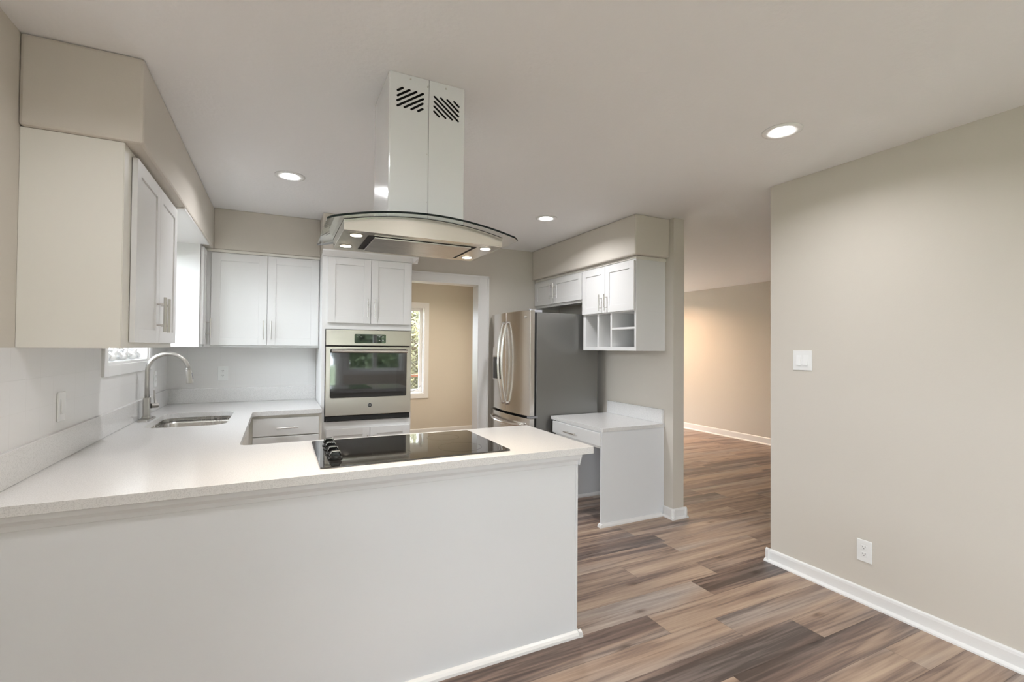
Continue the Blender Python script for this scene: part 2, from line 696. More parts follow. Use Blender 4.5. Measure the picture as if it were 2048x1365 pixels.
# ================================================================== THE SETTING
# ---- floor: one mesh of staggered planks, each with its own tone
def build_floor():
    bm = bmesh.new()
    lay = bm.loops.layers.float_color.new('plank')
    W, Lp = 0.1755, 1.22
    y0base = 1.4505
    known = {0: (2.445, {0: .02, -1: .42, 1: .40}),
             1: (2.090, {0: .36, 1: .30}),
             2: (1.780, {0: .03, 1: .36, -1: .25}),
             3: (2.287, {0: .38, 1: .04}),
             4: (1.30, {0: .30, 1: .34}),
             5: (2.02, {0: .20, 1: .36, 2: .27}),
             6: (2.55, {0: .30, 1: .33}),
             7: (2.59, {0: .08, 1: .33}),
             8: (2.45, {0: .17, 1: .36})}
    x_lo, x_hi, y_lo, y_hi = -1.2, 6.75, -3.4, 8.3
    r0 = int(math.floor((y_lo - y0base) / W))
    r1 = int(math.ceil((y_hi - y0base) / W))
    rnd = random.Random(11)
    g = 0.0006
    for r in range(r0, r1):
        ya, yb = y0base + r * W, y0base + (r + 1) * W
        base, tones = known.get(r, (rnd.uniform(0, Lp), {}))
        k = int(math.floor((x_lo - base) / Lp))
        while base + k * Lp < x_hi:
            xa, xb = base + k * Lp, base + (k + 1) * Lp
            # plank index: 0 = the plank that ends at `base`
            tone = tones.get(k + 1, rnd.choice([.06, .14, .20, .24, .27, .30, .33, .36, .36]))
            seed = rnd.random()
            vs = [bm.verts.new(p) for p in ((xa + g, ya + g, 0), (xb - g, ya + g, 0), (xb - g, yb - g, 0), (xa + g, yb - g, 0))]
            f = bm.faces.new(vs)
            for lp in f.loops:
                lp[lay] = (0.5 + (tone - 0.25) * 0.9 - 1.25, seed, rnd.random(), 1)
            k += 1
    # dark joint sheet just below and the slab
    f2 = bm.faces.new([bm.verts.new(p) for p in ((x_lo - 1.3, y_lo - .2, -0.0015), (x_hi + 1.3, y_lo - .2, -0.0015), (x_hi + 1.3, y_hi + .2, -0.0015), (x_lo - 1.3, y_hi + .2, -0.0015))])
    for lp in f2.loops:
        lp[lay] = (-2.0, 0.5, 0, 1)
    me = bpy.data.meshes.new('floor')
    bm.to_mesh(me)
    bm.free()
    me.materials.append(M_FLOOR)
    o = bpy.data.objects.new('floor', me)
    COL.objects.link(o)
    return struct(o, 'brown grey wood look plank floor')


build_floor()


def wall_with_hole(name, axis, pos0, pos1, u0, u1, holes, material, z0=0.0, z1=CEIL):
    """wall slab between pos0..pos1 on `axis`, running u0..u1; holes = [(ua,ub,za,zb)] sorted by u, one mesh"""
    bm = bmesh.new()

    def seg(a, b, za, zb):
        if b - a < 1e-4 or zb - za < 1e-4:
            return
        if axis == 'x':
            bx(bm, pos0, pos1, a, b, za, zb)
        else:
            bx(bm, a, b, pos0, pos1, za, zb)
    cur = u0
    for (ua, ub, za, zb) in holes:
        seg(cur, ua, z0, z1)
        seg(ua, ub, z0, za)
        seg(ua, ub, zb, z1)
        cur = ub
    seg(cur, u1, z0, z1)
    return struct(link(name, bm, material))


# kitchen / dining shell
wall_with_hole('wall_left', 'x', XL - 0.16, XL, YREAR - .14, YB + .12, [(-2.4, -0.9, 0.90, 2.05), (3.26, 4.18, 1.31, 2.13)], M_WALL)
wall_with_hole('wall_back', 'y', YB, YB + 0.12, XL, XR2, [(1.12, 1.950, 0.0, 2.112)], M_WALL)
wall_with_hole('wall_divider', 'x', XR, XR2, 3.0, YB, [], M_WALL)
wall_with_hole('wall_right', 'x', 2.99, 3.11, YREAR, 2.125, [], M_WALL)
wall_with_hole('wall_rear', 'y', YREAR - 0.14, YREAR, XL, 3.11, [(0.74, 1.25, 0.06, 2.12), (1.42, 2.70, 0.85, 2.10)], M_WALL)
# ceiling of kitchen and dining; the far room's ceiling sags gently towards its wall
bm = bmesh.new()
bx(bm, XL - .16, 3.11, YREAR - .14, 8.2, CEIL, CEIL + 0.12)
v = [bm.verts.new(p) for p in ((3.11, .2, CEIL), (6.8, .2, 2.452), (6.8, 8.2, 2.452), (3.11, 8.2, CEIL),
                                (3.11, .2, CEIL + .12), (6.8, .2, CEIL + .12), (6.8, 8.2, CEIL + .12), (3.11, 8.2, CEIL + .12))]
for f in ((0, 1, 2, 3), (7, 6, 5, 4), (0, 4, 5, 1), (1, 5, 6, 2), (2, 6, 7, 3), (3, 7, 4, 0)):
    bm.faces.new([v[i] for i in f])
struct(link('ceiling', bm, M_CEIL), 'off white textured ceiling')
wall_with_hole('wall_far_south', 'y', 0.2, 0.32, 3.11, XFAR, [], M_WALL, z1=2.50)
# room beyond the opening on the right
wall_with_hole('wall_far', 'x', XFAR, XFAR + .12, 0.2, 8.2, [], M_WALL, z1=2.50)
wall_with_hole('wall_far_north', 'y', 8.0, 8.14, XR2, XFAR, [(3.7, 5.9, 0.2, 1.6)], M_WALL)
wall_with_hole('wall_between', 'x', XR, XR2, YB + .12, 8.0, [], M_WALLB)
# back room beyond the doorway
wall_with_hole('wall_back_room', 'y', YBR, YBR + .14, -1.0, XR, [(1.10, 2.125, 0.67, 2.07)], M_WALLB)
wall_with_hole('wall_back_room_left', 'x', -1.14, -1.0, YB + .12, YBR + .14, [], M_WALLB)
bm = bmesh.new()
bx(bm, -1.0, 1.12, YB + .1201, YB + .128, 0, CEIL)
bx(bm, 1.95, XR, YB + .1201, YB + .128, 0, CEIL)
struct(link('wall_back_room_near', bm, M_WALLB))

# soffits
SOFB = 0.012
struct(box('wall_soffit_left', XL, -0.481, 2.271, YB, ZS, CEIL, M_WALL, bevel=SOFB), 'greige soffit box over the left cabinets')
struct(boxes('wall_soffit_back', [(-0.481, 0.315, 4.479, YB, ZS, CEIL), (0.315, 1.061, 4.217, YB, ZS, CEIL)], M_WALL, bevel=0.006))
struct(box('wall_soffit_right', 2.606, XR, 3.045, YB, ZS, CEIL, M_WALL, bevel=SOFB), 'greige soffit box over the right cabinets')
# white sheet under the left soffit, standing for daylight from the sink window
struct(box('soffit_light_sheet', XL, -0.487, 3.22, 4.262, ZS - .012, ZS, M_TRIM, bevel=0.001), 'white sheet for window light on the soffit underside')

# tile backsplashes
bm = bmesh.new()
bx(bm, XL, XL + .006, 0.5, 3.185, 1.055, 1.409)
bx(bm, XL, XL + .006, 3.185, 4.255, 1.055, 1.25)
bx(bm, XL, XL + .006, 4.255, YB, 1.055, 1.409)
struct(link('wall_backsplash_left', bm, M_TILE), 'white square tile backsplash on the left wall')
bm = bmesh.new()
bx(bm, XL + .006, 0.312, YB - .006, YB, 1.055, 1.409)
struct(link('wall_backsplash_back', bm, M_TILE), 'white backsplash on the back wall')


def board_profile(h=0.085, t=0.013, shoe=0.018):
    p = [(0, 0), (t + shoe, 0), (t + shoe * .93, shoe * .45), (t + shoe * .6, shoe * .8), (t, shoe * 1.05)]
    p += [(t, h - 0.018), (t * .8, h - .006), (t * .4, h), (0, h)]
    return p


def baseboard(name, runs, label=None, h=0.085):
    """runs: (face, pos, u0, u1)"""
    bm = bmesh.new()
    for face, pos, u0, u1 in runs:
        poly = []
        for d, z in board_profile(h):
            if face == '-x':
                poly.append((pos - d, z))
            elif face == '+x':
                poly.append((pos + d, z))
            elif face == '-y':
                poly.append((pos - d, z))
            else:
                poly.append((pos + d, z))
        if face in ('-x', '+x'):
            prism(bm, poly, 'y', u0, u1)
        else:
            prism(bm, poly, 'x', u0, u1)
    return struct(link(name, bm, M_TRIM), label)


baseboard('baseboard_right', [('-x', 2.99, YREAR, 2.155), ('+y', 2.125, 2.965, 3.135)], 'white baseboard along the right wall')
baseboard('baseboard_divider', [('-x', XR, 2.97, 3.098), ('-y', 3.0, 2.952, 3.128), ('+x', XR2, 2.97, 8.0)], 'white baseboard wrapping the wall end')
baseboard('baseboard_far', [('-x', XFAR, 0.32, 8.0)], 'white baseboard in the far room', h=0.105)
baseboard('baseboard_back_room', [('-y', YBR, -1.0, XR)], 'white baseboard in the back room', h=0.10)
baseboard('baseboard_back', [('-y', YB, 2.062, 2.10)])

# doorway casing
bm = bmesh.new()
yf = YB
for (x0, x1, z0, z1) in ((1.95, 2.062, 0, 2.2), (1.03, 1.12, 0, 2.2), (1.12, 1.95, 2.112, 2.2)):
    bx(bm, x0, x1, yf - .018, yf, z0, z1)
for (x0, x1, z0, z1) in ((2.044, 2.066, 0, 2.2), (1.03, 2.066, 2.185, 2.204)):
    bx(bm, x0, x1, yf - .024, yf, z0, z1)
# jambs
bx(bm, 1.938, 1.95, yf - .018, yf + .14, 0, 2.112)
bx(bm, 1.12, 1.132, yf - .018, yf + .14, 0, 2.112)
bx(bm, 1.132, 1.938, yf - .018, yf + .14, 2.10, 2.112)
struct(link('door_1', bm, M_TRIM, bevel=0.002), 'white cased doorway without a door')


def window(name, face, pos, thick, u0, u1, z0, z1, label, mull=(), casing=0.07, sash=0.045, outer=True, case_top=True):
    """pos = interior wall face; wall extends `thick` behind it. hole u0..u1,z0..z1"""
    bm = bmesh.new()
    c = casing
    fbox(bm, face, pos, u0 - c, u0, 0.0, 0.018, z0 - c, z1 + (c if case_top else 0))
    fbox(bm, face, pos, u1, u1 + c, 0.0, 0.018, z0 - c, z1 + (c if case_top else 0))
    fbox(bm, face, pos, u0, u1, 0.0, 0.018, z0 - c, z0)
    if case_top:
        fbox(bm, face, pos, u0, u1, 0.0, 0.018, z1, z1 + c)
    j = 0.014
    T = -thick
    fbox(bm, face, pos, u0, u0 + j, T, 0.004, z0, z1)
    fbox(bm, face, pos, u1 - j, u1, T, 0.004, z0, z1)
    fbox(bm, face, pos, u0 + j, u1 - j, T, 0.004, z0, z0 + j)
    fbox(bm, face, pos, u0 + j, u1 - j, T, 0.004, z1 - j, z1)
    o = struct(link(name, bm, M_TRIM, bevel=0.002), label)
    # sash parts
    edges = [u0 + j] + list(mull) + [u1 - j]
    for k in range(len(edges) - 1):
        a, b = edges[k], edges[k + 1]
        bm = bmesh.new()
        s = sash
        d0, d1 = -thick * 0.75, -thick * 0.75 + 0.04
        fbox(bm, face, pos, a, a + s, d0, d1, z0 + j, z1 - j)
        fbox(bm, face, pos, b - s, b, d0, d1, z0 + j, z1 - j)
        fbox(bm, face, pos, a + s, b - s, d0, d1, z0 + j, z0 + j + s)
        fbox(bm, face, pos, a + s, b - s, d0, d1, z1 - j - s, z1 - j)
        sa = link('sash', bm, M_TRIM, o, 0.002)
        bm = bmesh.new()
        fbox(bm, face, pos, a + s, b - s, d0 + .018, d0 + .022, z0 + j + s, z1 - j - s)
        link('pane', bm, M_PANE, sa)
    return o


window('window_1', '+x', XL, 0.16, 3.26, 4.18, 1.31, 2.13, 'white window above the sink', mull=(3.56, 3.87), casing=0.062, sash=0.03, case_top=False)
w2 = window('window_2', '-y', YBR, 0.14, 1.10, 2.125, 0.67, 2.07, 'white casement window in the back room', casing=0.075, sash=0.05)
window('window_3', '+y', YREAR, 0.14, 1.42, 2.70, 0.85, 2.10, 'rear window', mull=(2.06,), casing=0.08)
window('window_4', '+y', YREAR, 0.14, 0.74, 1.25, 0.06, 2.12, 'rear glazed patio door', casing=0.08, sash=0.06)
window('added_window_left', '+x', XL, 0.16, -2.4, -0.9, 0.90, 2.05, 'unseen window added in the left wall for daylight', mull=(-1.65,), casing=0.08)  # window added behind the camera to light the right wall
window('added_window_far_room', '-y', 8.0, 0.14, 3.7, 5.9, 0.2, 1.6, 'unseen window added to light the far room', mull=(4.8,), casing=0.08)  # out of view, added and sized for light on the far room ceiling
# casement crank on the back room window
bm = bmesh.new()
tube(bm, [(1.86, YBR - .015, .715), (1.95, YBR - .03, .722), (2.01, YBR - .045, .745), (2.06, YBR - .055, .80)], 0.006, 8)
link('crank', bm, M_GREYPL, w2, smooth=True)

# ================================================================== COUNTERTOP
XI, YI = -0.168, 4.021          # inner front edges (sink run / back run)
PX1 = 1.425                     # peninsula end
PY0, PY1 = 1.964, 2.690
SX0, SX1, SY0, SY1 = -0.720, -0.292, 3.455, 4.15


def arc2(cx, cy, r, a0, a1, n=6):
    return [(cx + r * math.cos(a0 + (a1 - a0) * i / n), cy + r * math.sin(a0 + (a1 - a0) * i / n)) for i in range(n + 1)]


def rrect(x0, x1, y0, y1, r, n=6):
    p = []
    p += arc2(x1 - r, y0 + r, r, -PI/2, 0, n)
    p += arc2(x1 - r, y1 - r, r, 0, PI/2, n)
    p += arc2(x0 + r, y1 - r, r, PI/2, PI, n)
    p += arc2(x0 + r, y0 + r, r, PI, 3*PI/2, n)
    return p


def flat_with_hole(outer, hole, z0, z1):
    """extruded polygon with an optional hole, via triangle fill"""
    bm = bmesh.new()
    for z in (z0, z1):
        loops = []
        for poly in ([outer] + ([hole] if hole else [])):
            vs = [bm.verts.new((x, y, z)) for x, y in poly]
            es = [bm.edges.new((vs[i], vs[(i + 1) % len(vs)])) for i in range(len(vs))]
            loops.append((vs, es))
        bmesh.ops.triangle_fill(bm, use_beauty=True, use_dissolve=False, edges=[e for _, es in loops for e in es])
        if z == z0:
            low = loops
        else:
            high = loops
    for (va, _), (vb, _) in zip(low, high):
        n = len(va)
        for i in range(n):
            j = (i + 1) % n
            bm.faces.new((va[i], va[j], vb[j], vb[i]))
    return bm


rc = 0.045
outer = [(XL + .001, PY0)]
outer += arc2(PX1 - .008, PY0 + .008, .008, -PI/2, 0, 3)
outer += arc2(PX1 - .008, PY1 - .008, .008, 0, PI/2, 3)
outer += [(XI + rc, PY1)] + arc2(XI + rc, PY1 + rc, rc, -PI/2, -PI, 6)[1:]
outer += arc2(XI + rc, YI - rc, rc, PI, PI/2, 6)
outer += [(0.312, YI), (0.312, YB - .001), (XL + .001, YB - .001)]
hole = rrect(SX0, SX1, SY0, SY1, 0.085, 8)
ct = empty('countertop', (0.3, 2.3, ZC0), 'white speckled quartz countertop wrapping sink run and cooktop peninsula', 'countertop')
bm = flat_with_hole(outer, hole, ZC0, ZC)
link('worktop', bm, M_QUARTZ, ct, 0.003)
boxes('backsplash', [(XL + .0005, XL + .022, PY0, YB - .022, ZC + .0003, 1.055)], M_QUARTZ, ct, 0.003)
boxes('backsplash', [(XL + .0005, 0.312, YB - .022, YB - .0005, ZC + .0003, 1.055)], M_QUARTZ, ct, 0.003)

# ---- undermount sink
sk = empty('kitchen_sink', (-0.506, 3.8, 0.70), 'stainless steel undermount double bowl sink set in the white countertop', 'sink')


def bowl(y0, y1, x0, x1, zt, zb, r, name='bowl'):
    bm = bmesh.new()
    sets = [(0.0, zt, r), (0.006, zt - .02, r), (0.012, zb + .04, r), (0.028, zb + .010, r * .8), (0.055, zb, r * .6)]
    prev = None
    for ins, z, rr in sets:
        ring = [bm.verts.new((x, y, z)) for x, y in rrect(x0 + ins, x1 - ins, y0 + ins, y1 - ins, max(rr - ins * .3, .02), 8)]
        if prev:
            n = len(ring)
            for i in range(n):
                j = (i + 1) % n
                bm.faces.new((prev[i], prev[j], ring[j], ring[i]))
        prev = ring
    bm.faces.new(prev)
    me = link(name, bm, M_STEELS, sk, smooth=True)
    md = me.modifiers.new('solid', 'SOLIDIFY')
    md.thickness = 0.0015
    md.offset = -1
    bmd = bmesh.new()
    cyl(bmd, ((x0 + x1) / 2, (y0 + y1) / 2, zb + .0005), ((x0 + x1) / 2, (y0 + y1) / 2, zb + .004), 0.042, 24)
    link('drain', bmd, M_CHROME, me, 0.001)
    return me


YD = 3.775
bowl(SY0 - .008, YD - .014, SX0 - .008, SX1 + .008, ZC0 - .022, 0.70, 0.085)
bowl(YD + .014, SY1 + .008, SX0 - .008, SX1 + .008, ZC0 - .022, 0.70, 0.085)
# rim with the low divider
o_r = rrect(SX0 - .03, SX1 + .03, SY0 - .03, SY1 + .03, 0.09, 8)
bm = bmesh.new()
za, zb_ = ZC0 - .0005, ZC0 - .022
ringo = [bm.verts.new((x, y, za)) for x, y in rrect(SX0 - .008, SX1 + .008, SY0 - .008, SY1 + .008, .088, 8)]
ringi = [bm.verts.new((x, y, zb_)) for x, y in rrect(SX0 - .008, SX1 + .008, SY0 - .008, SY1 + .008, .088, 8)]
ringf = [bm.verts.new((x, y, za)) for x, y in o_r]
n = len(ringo)
for i in range(n):
    j = (i + 1) % n
    bm.faces.new((ringo[i], ringo[j], ringi[j], ringi[i]))
    bm.faces.new((ringo[i], ringo[j], ringf[j], ringf[i]))
for k in range(10):
    pass
bx(bm, SX0 + .0, SX1 + .0, YD - .014, YD + .014, ZC0 - .045, ZC0 - .0215)
link('rim', bm, M_STEELS, sk, 0.002)

# ---- faucet
fc = empty('kitchen_faucet', (-0.772, 3.86, ZC), 'satin nickel gooseneck faucet with pull-down spray head behind the sink', 'faucet')
FX, FY = -0.772, 3.86
bm = bmesh.new()
oct_ = [(-.026, -.115), (.026, -.115), (.034, -.09), (.034, .09), (.026, .115), (-.026, .115), (-.034, .09), (-.034, -.09)]
lo = [bm.verts.new((FX + a, FY + b, ZC + .0003)) for a, b in oct_]
hi = [bm.verts.new((FX + a * .86, FY + b * .95, ZC + .010)) for a, b in oct_]
for i in range(8):
    bm.faces.new((lo[i], lo[(i + 1) % 8], hi[(i + 1) % 8], hi[i]))
bm.faces.new(hi)
bm.faces.new(lo[::-1])
link('base_plate', bm, M_FAUCET, fc, 0.0015)
bm = bmesh.new()
prism(bm, [(FX + a, FY + b) for a, b in rrect(-.024, .024, -.028, .028, .010, 3)], 'z', ZC + .0102, ZC + .024)
prism(bm, [(FX + a, FY + b) for a, b in rrect(-.0195, .0195, -.0215, .0215, .009, 3)], 'z', ZC + .024, 1.076)
link('body', bm, M_FAUCET, fc, 0.0015)
bm = bmesh.new()
R0 = 0.112
pts = [(FX, FY, 1.076), (FX, FY, 1.16)]
for i in range(0, 17):
    a = PI - PI * 0.965 * i / 16
    pts.append((FX + R0 + R0 * math.cos(a), FY, 1.252 + R0 * math.sin(a)))
tube(bm, pts, 0.0135, 20)
link('spout', bm, M_FAUCET, fc, smooth=True)
ex, ez = pts[-1][0], pts[-1][2]
dxs = Vector((0.11, 0, -1)).normalized()
p0 = Vector((ex, FY, ez))
bm = bmesh.new()
cyl(bm, p0 + dxs * .001, p0 + dxs * .012, 0.0165, 20)
cyl(bm, p0 + dxs * .0125, p0 + dxs * .100, 0.0175, 20, 0.0210)
sh = link('spray_head', bm, M_FAUCET, fc, 0.001)
bm = bmesh.new()
q = p0 + dxs * .03 + Vector((.0185, 0, 0))
q2 = p0 + dxs * .072 + Vector((.0205, 0, 0))
tube(bm, [q, q2], [(.004, .007), (.004, .007)], 12, flat=(1, 0, 0))
link('spray_button', bm, M_GREYPL, sh)
bm = bmesh.new()
cyl(bm, (FX + .018, FY + .012, 1.020), (FX + .050, FY + .040, 1.020), 0.0165, 20)
tube(bm, [(FX + .040, FY + .031, 1.034), (FX + .034, FY + .04, 1.07), (FX + .030, FY + .045, 1.120)], [.007, .006, .0045], 10)
link('lever', bm, M_FAUCET, fc, smooth=False, bevel=0.001)

# ================================================================== BASE CABINETS
# peninsula: white panelled back, moulding under the counter, shoe at the floor
pn = empty('peninsula_cabinet', (0.3, 2.3, 0), 'long white panelled peninsula base under the cooktop counter', 'cabinet')
PXB, PYB = 1.340, 1.990
box('body', XL + .002, PXB - .008, PYB + .006, 2.655, 0.0, ZC0 - .0005, M_CAB, pn, 0.001)
box('back_panel', XL + .002, PXB, PYB, PYB + .0055, 0.0, ZC0 - .0005, M_PANEL, pn, 0.001)
bm = bmesh.new()
bx(bm, PXB - .0078, PXB + .004, PYB - .004, 2.655, 0.0, ZC0 - .0005)
link('end_panel', bm, M_PANEL, pn, 0.003)
bm = bmesh.new()
prof = [(0, -.052), (-.004, -.050), (-.006, -.034), (-.014, -.020), (-.017, -.0006), (0, -.0006)]
prism(bm, [(PYB - .0002 + a, ZC0 + b) for a, b in prof], 'x', XL + .002, PXB + .018)
prism(bm, [(PXB + .0045 - a, ZC0 + b) for a, b in prof], 'y', PYB - .015, 2.655)
link('counter_moulding', bm, M_PANEL, pn)
bm = bmesh.new()
sp_ = [(0, 0.0), (-.022, 0.0), (-.021, .012), (-.014, .022), (-.004, .028), (0, .028)]
prism(bm, [(PYB - .0002 + a, b) for a, b in sp_], 'x', XL + .002, PXB + .026)
prism(bm, [(PXB + .0045 - a, b) for a, b in sp_], 'y', PYB - .024, 2.655)
link('base_shoe', bm, M_TRIM, pn)

# left (sink) run facing into the kitchen
sb = empty('sink_base_cabinet', (-0.5, 3.5, 0), 'cream white sink base cabinet under the left counter run', 'cabinet')
bm = bmesh.new()
bx(bm, XL + .002, -0.195, 2.662, 3.40, 0.10, ZC0 - .0005)
bx(bm, -0.215, -0.195, 3.40, 4.10, 0.10, ZC0 - .0005)
bx(bm, XL + .002, -0.215, 4.21, YB - .002, 0.10, ZC0 - .0005)
bx(bm, XL + .002, -0.25, 2.662, YB - .002, 0.0, 0.10)
link('body', bm, M_CABIN, sb, 0.001)
for (a, b) in ((2.86, 3.28), (3.28, 3.70)):
    d = shaker('door', '+x', -0.195, a, b, 0.12, 0.72, sb, material=M_CABIN)
dr = slab('drawer', '+x', -0.195, 2.86, 3.28, 0.73, 0.872, sb, material=M_CABIN)
pull('+x', -0.175, 3.02, 0.845, 0.16, dr, vertical=False, material=M_BLACK)
slab('drawer', '+x', -0.195, 3.285, 3.70, 0.73, 0.872, sb, material=M_CABIN)

# back run drawers
db = empty('drawer_cabinet', (0.07, 4.3, 0), 'white drawer base cabinet beside the oven tower with a pull-out board', 'cabinet')
DBY = 4.052
bm = bmesh.new()
bx(bm, -0.193, 0.312, DBY, YB - .002, 0.10, ZC0 - .0005)
bx(bm, -0.193, 0.312, DBY + .06, YB - .002, 0.0, 0.10)
link('body', bm, M_CABIN, db, 0.001)
d1 = slab('drawer', '-y', DBY, -0.168, 0.292, 0.740, 0.874, db)
pull('-y', DBY - .02, 0.068, 0.800, 0.150, d1, vertical=False, r=0.005)
d2 = slab('drawer', '-y', DBY, -0.168, 0.292, 0.455, 0.733, db)
pull('-y', DBY - .02, 0.068, 0.64, 0.150, d2, vertical=False, r=0.005)
d3 = slab('drawer', '-y', DBY, -0.168, 0.292, 0.125, 0.447, db)
pull('-y', DBY - .02, 0.068, 0.30, 0.150, d3, vertical=False, r=0.005)
pb = slab('pull_out_board', '-y', DBY, -0.125, 0.262, 0.880, 0.8945, db, t=0.006, material=M_CABIN, bevel=0.001)
bm = bmesh.new()
cyl(bm, (0.068, DBY - .0062, .887), (0.068, DBY - .020, .887), 0.008, 14)
link('knob', bm, M_CABIN, pb, 0.001)

# ================================================================== OVEN TOWER
tw = empty('oven_tower', (0.69, 4.5, 0), 'tall white oven tower with shaker doors above and below the oven', 'cabinet')
TX0, TX1, TY = 0.315, 1.061, 4.215
bm = bmesh.new()
bx(bm, TX0, TX1, TY, YB - .002, 1.566, ZS - .001)          # upper box
bx(bm, TX0, TX1, TY, YB - .002, 0.10, 0.795)               # lower box
bx(bm, TX0, TX1, TY + .07, YB - .002, 0.0, 0.10)           # toe kick
bx(bm, TX0, TX0 + .028, TY, YB - .002, 0.795, 1.566)       # sides
bx(bm, TX1 - .012, TX1, TY, YB - .002, 0.795, 1.566)
link('body', bm, M_CAB, tw, 0.001)
for (a, b, hx) in ((0.356, 0.705, 0.676), (0.705, 1.048, 0.735)):
    d = shaker('door', '-y', TY, a, b, 1.617, 2.168, tw)
    pull('-y', TY - .02, hx, 1.752, 0.155, d, r=0.0048)
for (a, b, hx) in ((0.356, 0.709, 0.683), (0.709, 1.050, 0.737)):
    d = shaker('door', '-y', TY, a, b, 0.13, 0.738, tw)
    pull('-y', TY - .02, hx, 0.595, 0.155, d, r=0.0048)
bm = bmesh.new()
cr = [(0, 2.172), (-.006, 2.172), (-.014, 2.182), (-.038, 2.205), (-.046, 2.212), (-.046, 2.222), (-.0, 2.222)]
prism(bm, [(TY - .0005 + a - .0, b) for a, b in cr], 'x', TX0 - .002, TX1 + .05)
prism(bm, [(TX1 + .0005 - a, b) for a, b in cr], 'y', TY - .046, YB - .002)
link('crown_moulding', bm, M_TRIM, tw)

# ---- wall oven
ov = empty('wall_oven', (0.70, 4.45, 0.80), 'stainless single wall oven with black glass door', 'oven')
OX0, OX1 = 0.347, 1.053
OY = TY
box('body', OX0 + .005, OX1 - .008, OY - .004, OY + .5, 0.845, 1.560, M_DARK, ov, 0)
box('control_panel', OX0, OX1, OY - .028, OY - .0045, 1.430, 1.562, M_STEEL, ov, 0.003)
bm = bmesh.new()
prism(bm, [(x, z) for x, z in rrect(0.571, 0.832, 1.452, 1.528, .010, 4)], 'y', OY - .0300, OY - .0282)
dp = link('display', bm, M_OVENGL, ov, 0.0005)
bm = bmesh.new()
bm.free()
for (x, z) in ((0.778, 1.507), (0.808, 1.507), (0.778, 1.476), (0.808, 1.476)):
    bm = bmesh.new()
    bx(bm, x - .006, x + .006, OY - .0306, OY - .0301, z - .004, z + .004)
    link('key', bm, M_LEGEND, dp)
for x0_, x1_, z in ((.588, .618, 1.519), (.592, .602, 1.504), (.622, .634, 1.504), (.755, .80, 1.517)):
    bm = bmesh.new()
    bx(bm, x0_, x1_, OY - .0306, OY - .0301, z - .0014, z + .0014)
    link('printed_legend', bm, M_LEGEND, dp)
# door: stainless frame around black glass
bm = flat_with_hole([(OX0, .846), (OX1, .846), (OX1, 1.421), (OX0, 1.421)], rrect(0.383, 1.014, 0.994, 1.404, 0.012, 4), 0, 1)
for v_ in bm.verts:
    x, z, t = v_.co
    v_.co = (x, OY - .032 + t * .022, z)
odoor = link('door', bm, M_STEEL, ov, 0.003)
bm = bmesh.new()
bx(bm, 0.381, 1.016, OY - .029, OY - .0095, 0.992, 1.406)
link('door_glass', bm, M_OVENGL, odoor)
# inner window border (slightly different sheen)
bm = flat_with_hole(rrect(0.384, 1.013, 0.995, 1.403, 0.01, 3), rrect(0.455, 0.930, 1.035, 1.330, 0.006, 3), 0, 1)
for v_ in bm.verts:
    x, z, t = v_.co
    v_.co = (x, OY - .0298 + t * .0006, z)
link('glass_border', bm, M_COOK, odoor)
bm = bmesh.new()
cyl(bm, (0.388, OY - .078, 1.384), (1.010, OY - .078, 1.384), 0.0155, 24)
for x in (0.405, 0.993):
    bx(bm, x - .010, x + .010, OY - .078, OY - .0322, 1.374, 1.394)
link('handle', bm, M_STEELF, odoor, 0.002)
bm = bmesh.new()
cyl(bm, (0.703, OY - .0322, .924), (0.703, OY - .0335, .924), 0.019, 28)
bdg = link('badge', bm, M_LEGEND, odoor, 0.0005)
bdg['label'] = 'round silver and black maker badge'
bm = bmesh.new()
cyl(bm, (0.703, OY - .03352, .924), (0.703, OY - .0338, .924), 0.0165, 28)
link('badge_face', bm, M_DARK, bdg)
text_mesh('badge_letters', 'GE', 0.019, 0.0002, Matrix.Translation((0.703, OY - .0341, .924)) @ Matrix.Rotation(PI/2, 4, 'X'), M_LEGEND, bdg)
bm = bmesh.new()
bx(bm, OX0 + .004, OX1 - .006, OY - .020, OY - .001, 0.800, 0.842)
vent = link('vent_strip', bm, M_BLACK, ov, 0.003)
bm = bmesh.new()
bx(bm, OX0 + .03, OX1 - .03, OY - .0225, OY - .0202, 0.818, 0.823)
bx(bm, OX0 + .03, OX1 - .03, OY - .0225, OY - .0202, 0.830, 0.834)
link('louver', bm, M_BLACK, vent)

# ================================================================== WALL CABINETS, LEFT AND BACK
uc = empty('wall_cabinet', (-0.69, 2.75, 1.409), 'near left white wall cabinet, its side panel coloured cream for warm wall light', 'cabinet', None)
XF = -0.543
box('body', XL + .0005, XF, 2.288, 3.215, 1.409, ZS - .001, M_CABIN, uc, 0.0015)  # cream here stands for warm light bounced off the wall
box('face_frame', XF + .0003, XF + .0025, 2.288, 3.215, 1.411, ZS - .003, M_CABIN, uc, 0.0005)
d = shaker('door', '+x', XF + .003, 2.380, 2.796, 1.430, 2.178, uc, t=.021)
pull('+x', XF + .024, 2.752, 1.566, 0.165, d, r=0.0065)
d = shaker('door', '+x', XF + .003, 2.796, 3.208, 1.430, 2.178, uc, t=.021)
pull('+x', XF + .024, 2.842, 1.566, 0.165, d, r=0.0065)

uk = empty('wall_cabinet', (-0.69, 4.4, 1.409), 'narrow white wall cabinet in the far left corner beyond the sink window', 'cabinet')
box('body', XL + .0005, XF, 4.262, YB - .007, 1.409, ZS - .001, M_CAB, uk, 0.0015)
d = shaker('door', '+x', XF, 4.285, 4.462, 1.430, 2.178, uk, rail=.045, t=.021)
pull('+x', XF + .022, 4.430, 1.56, 0.155, d, r=0.0055)

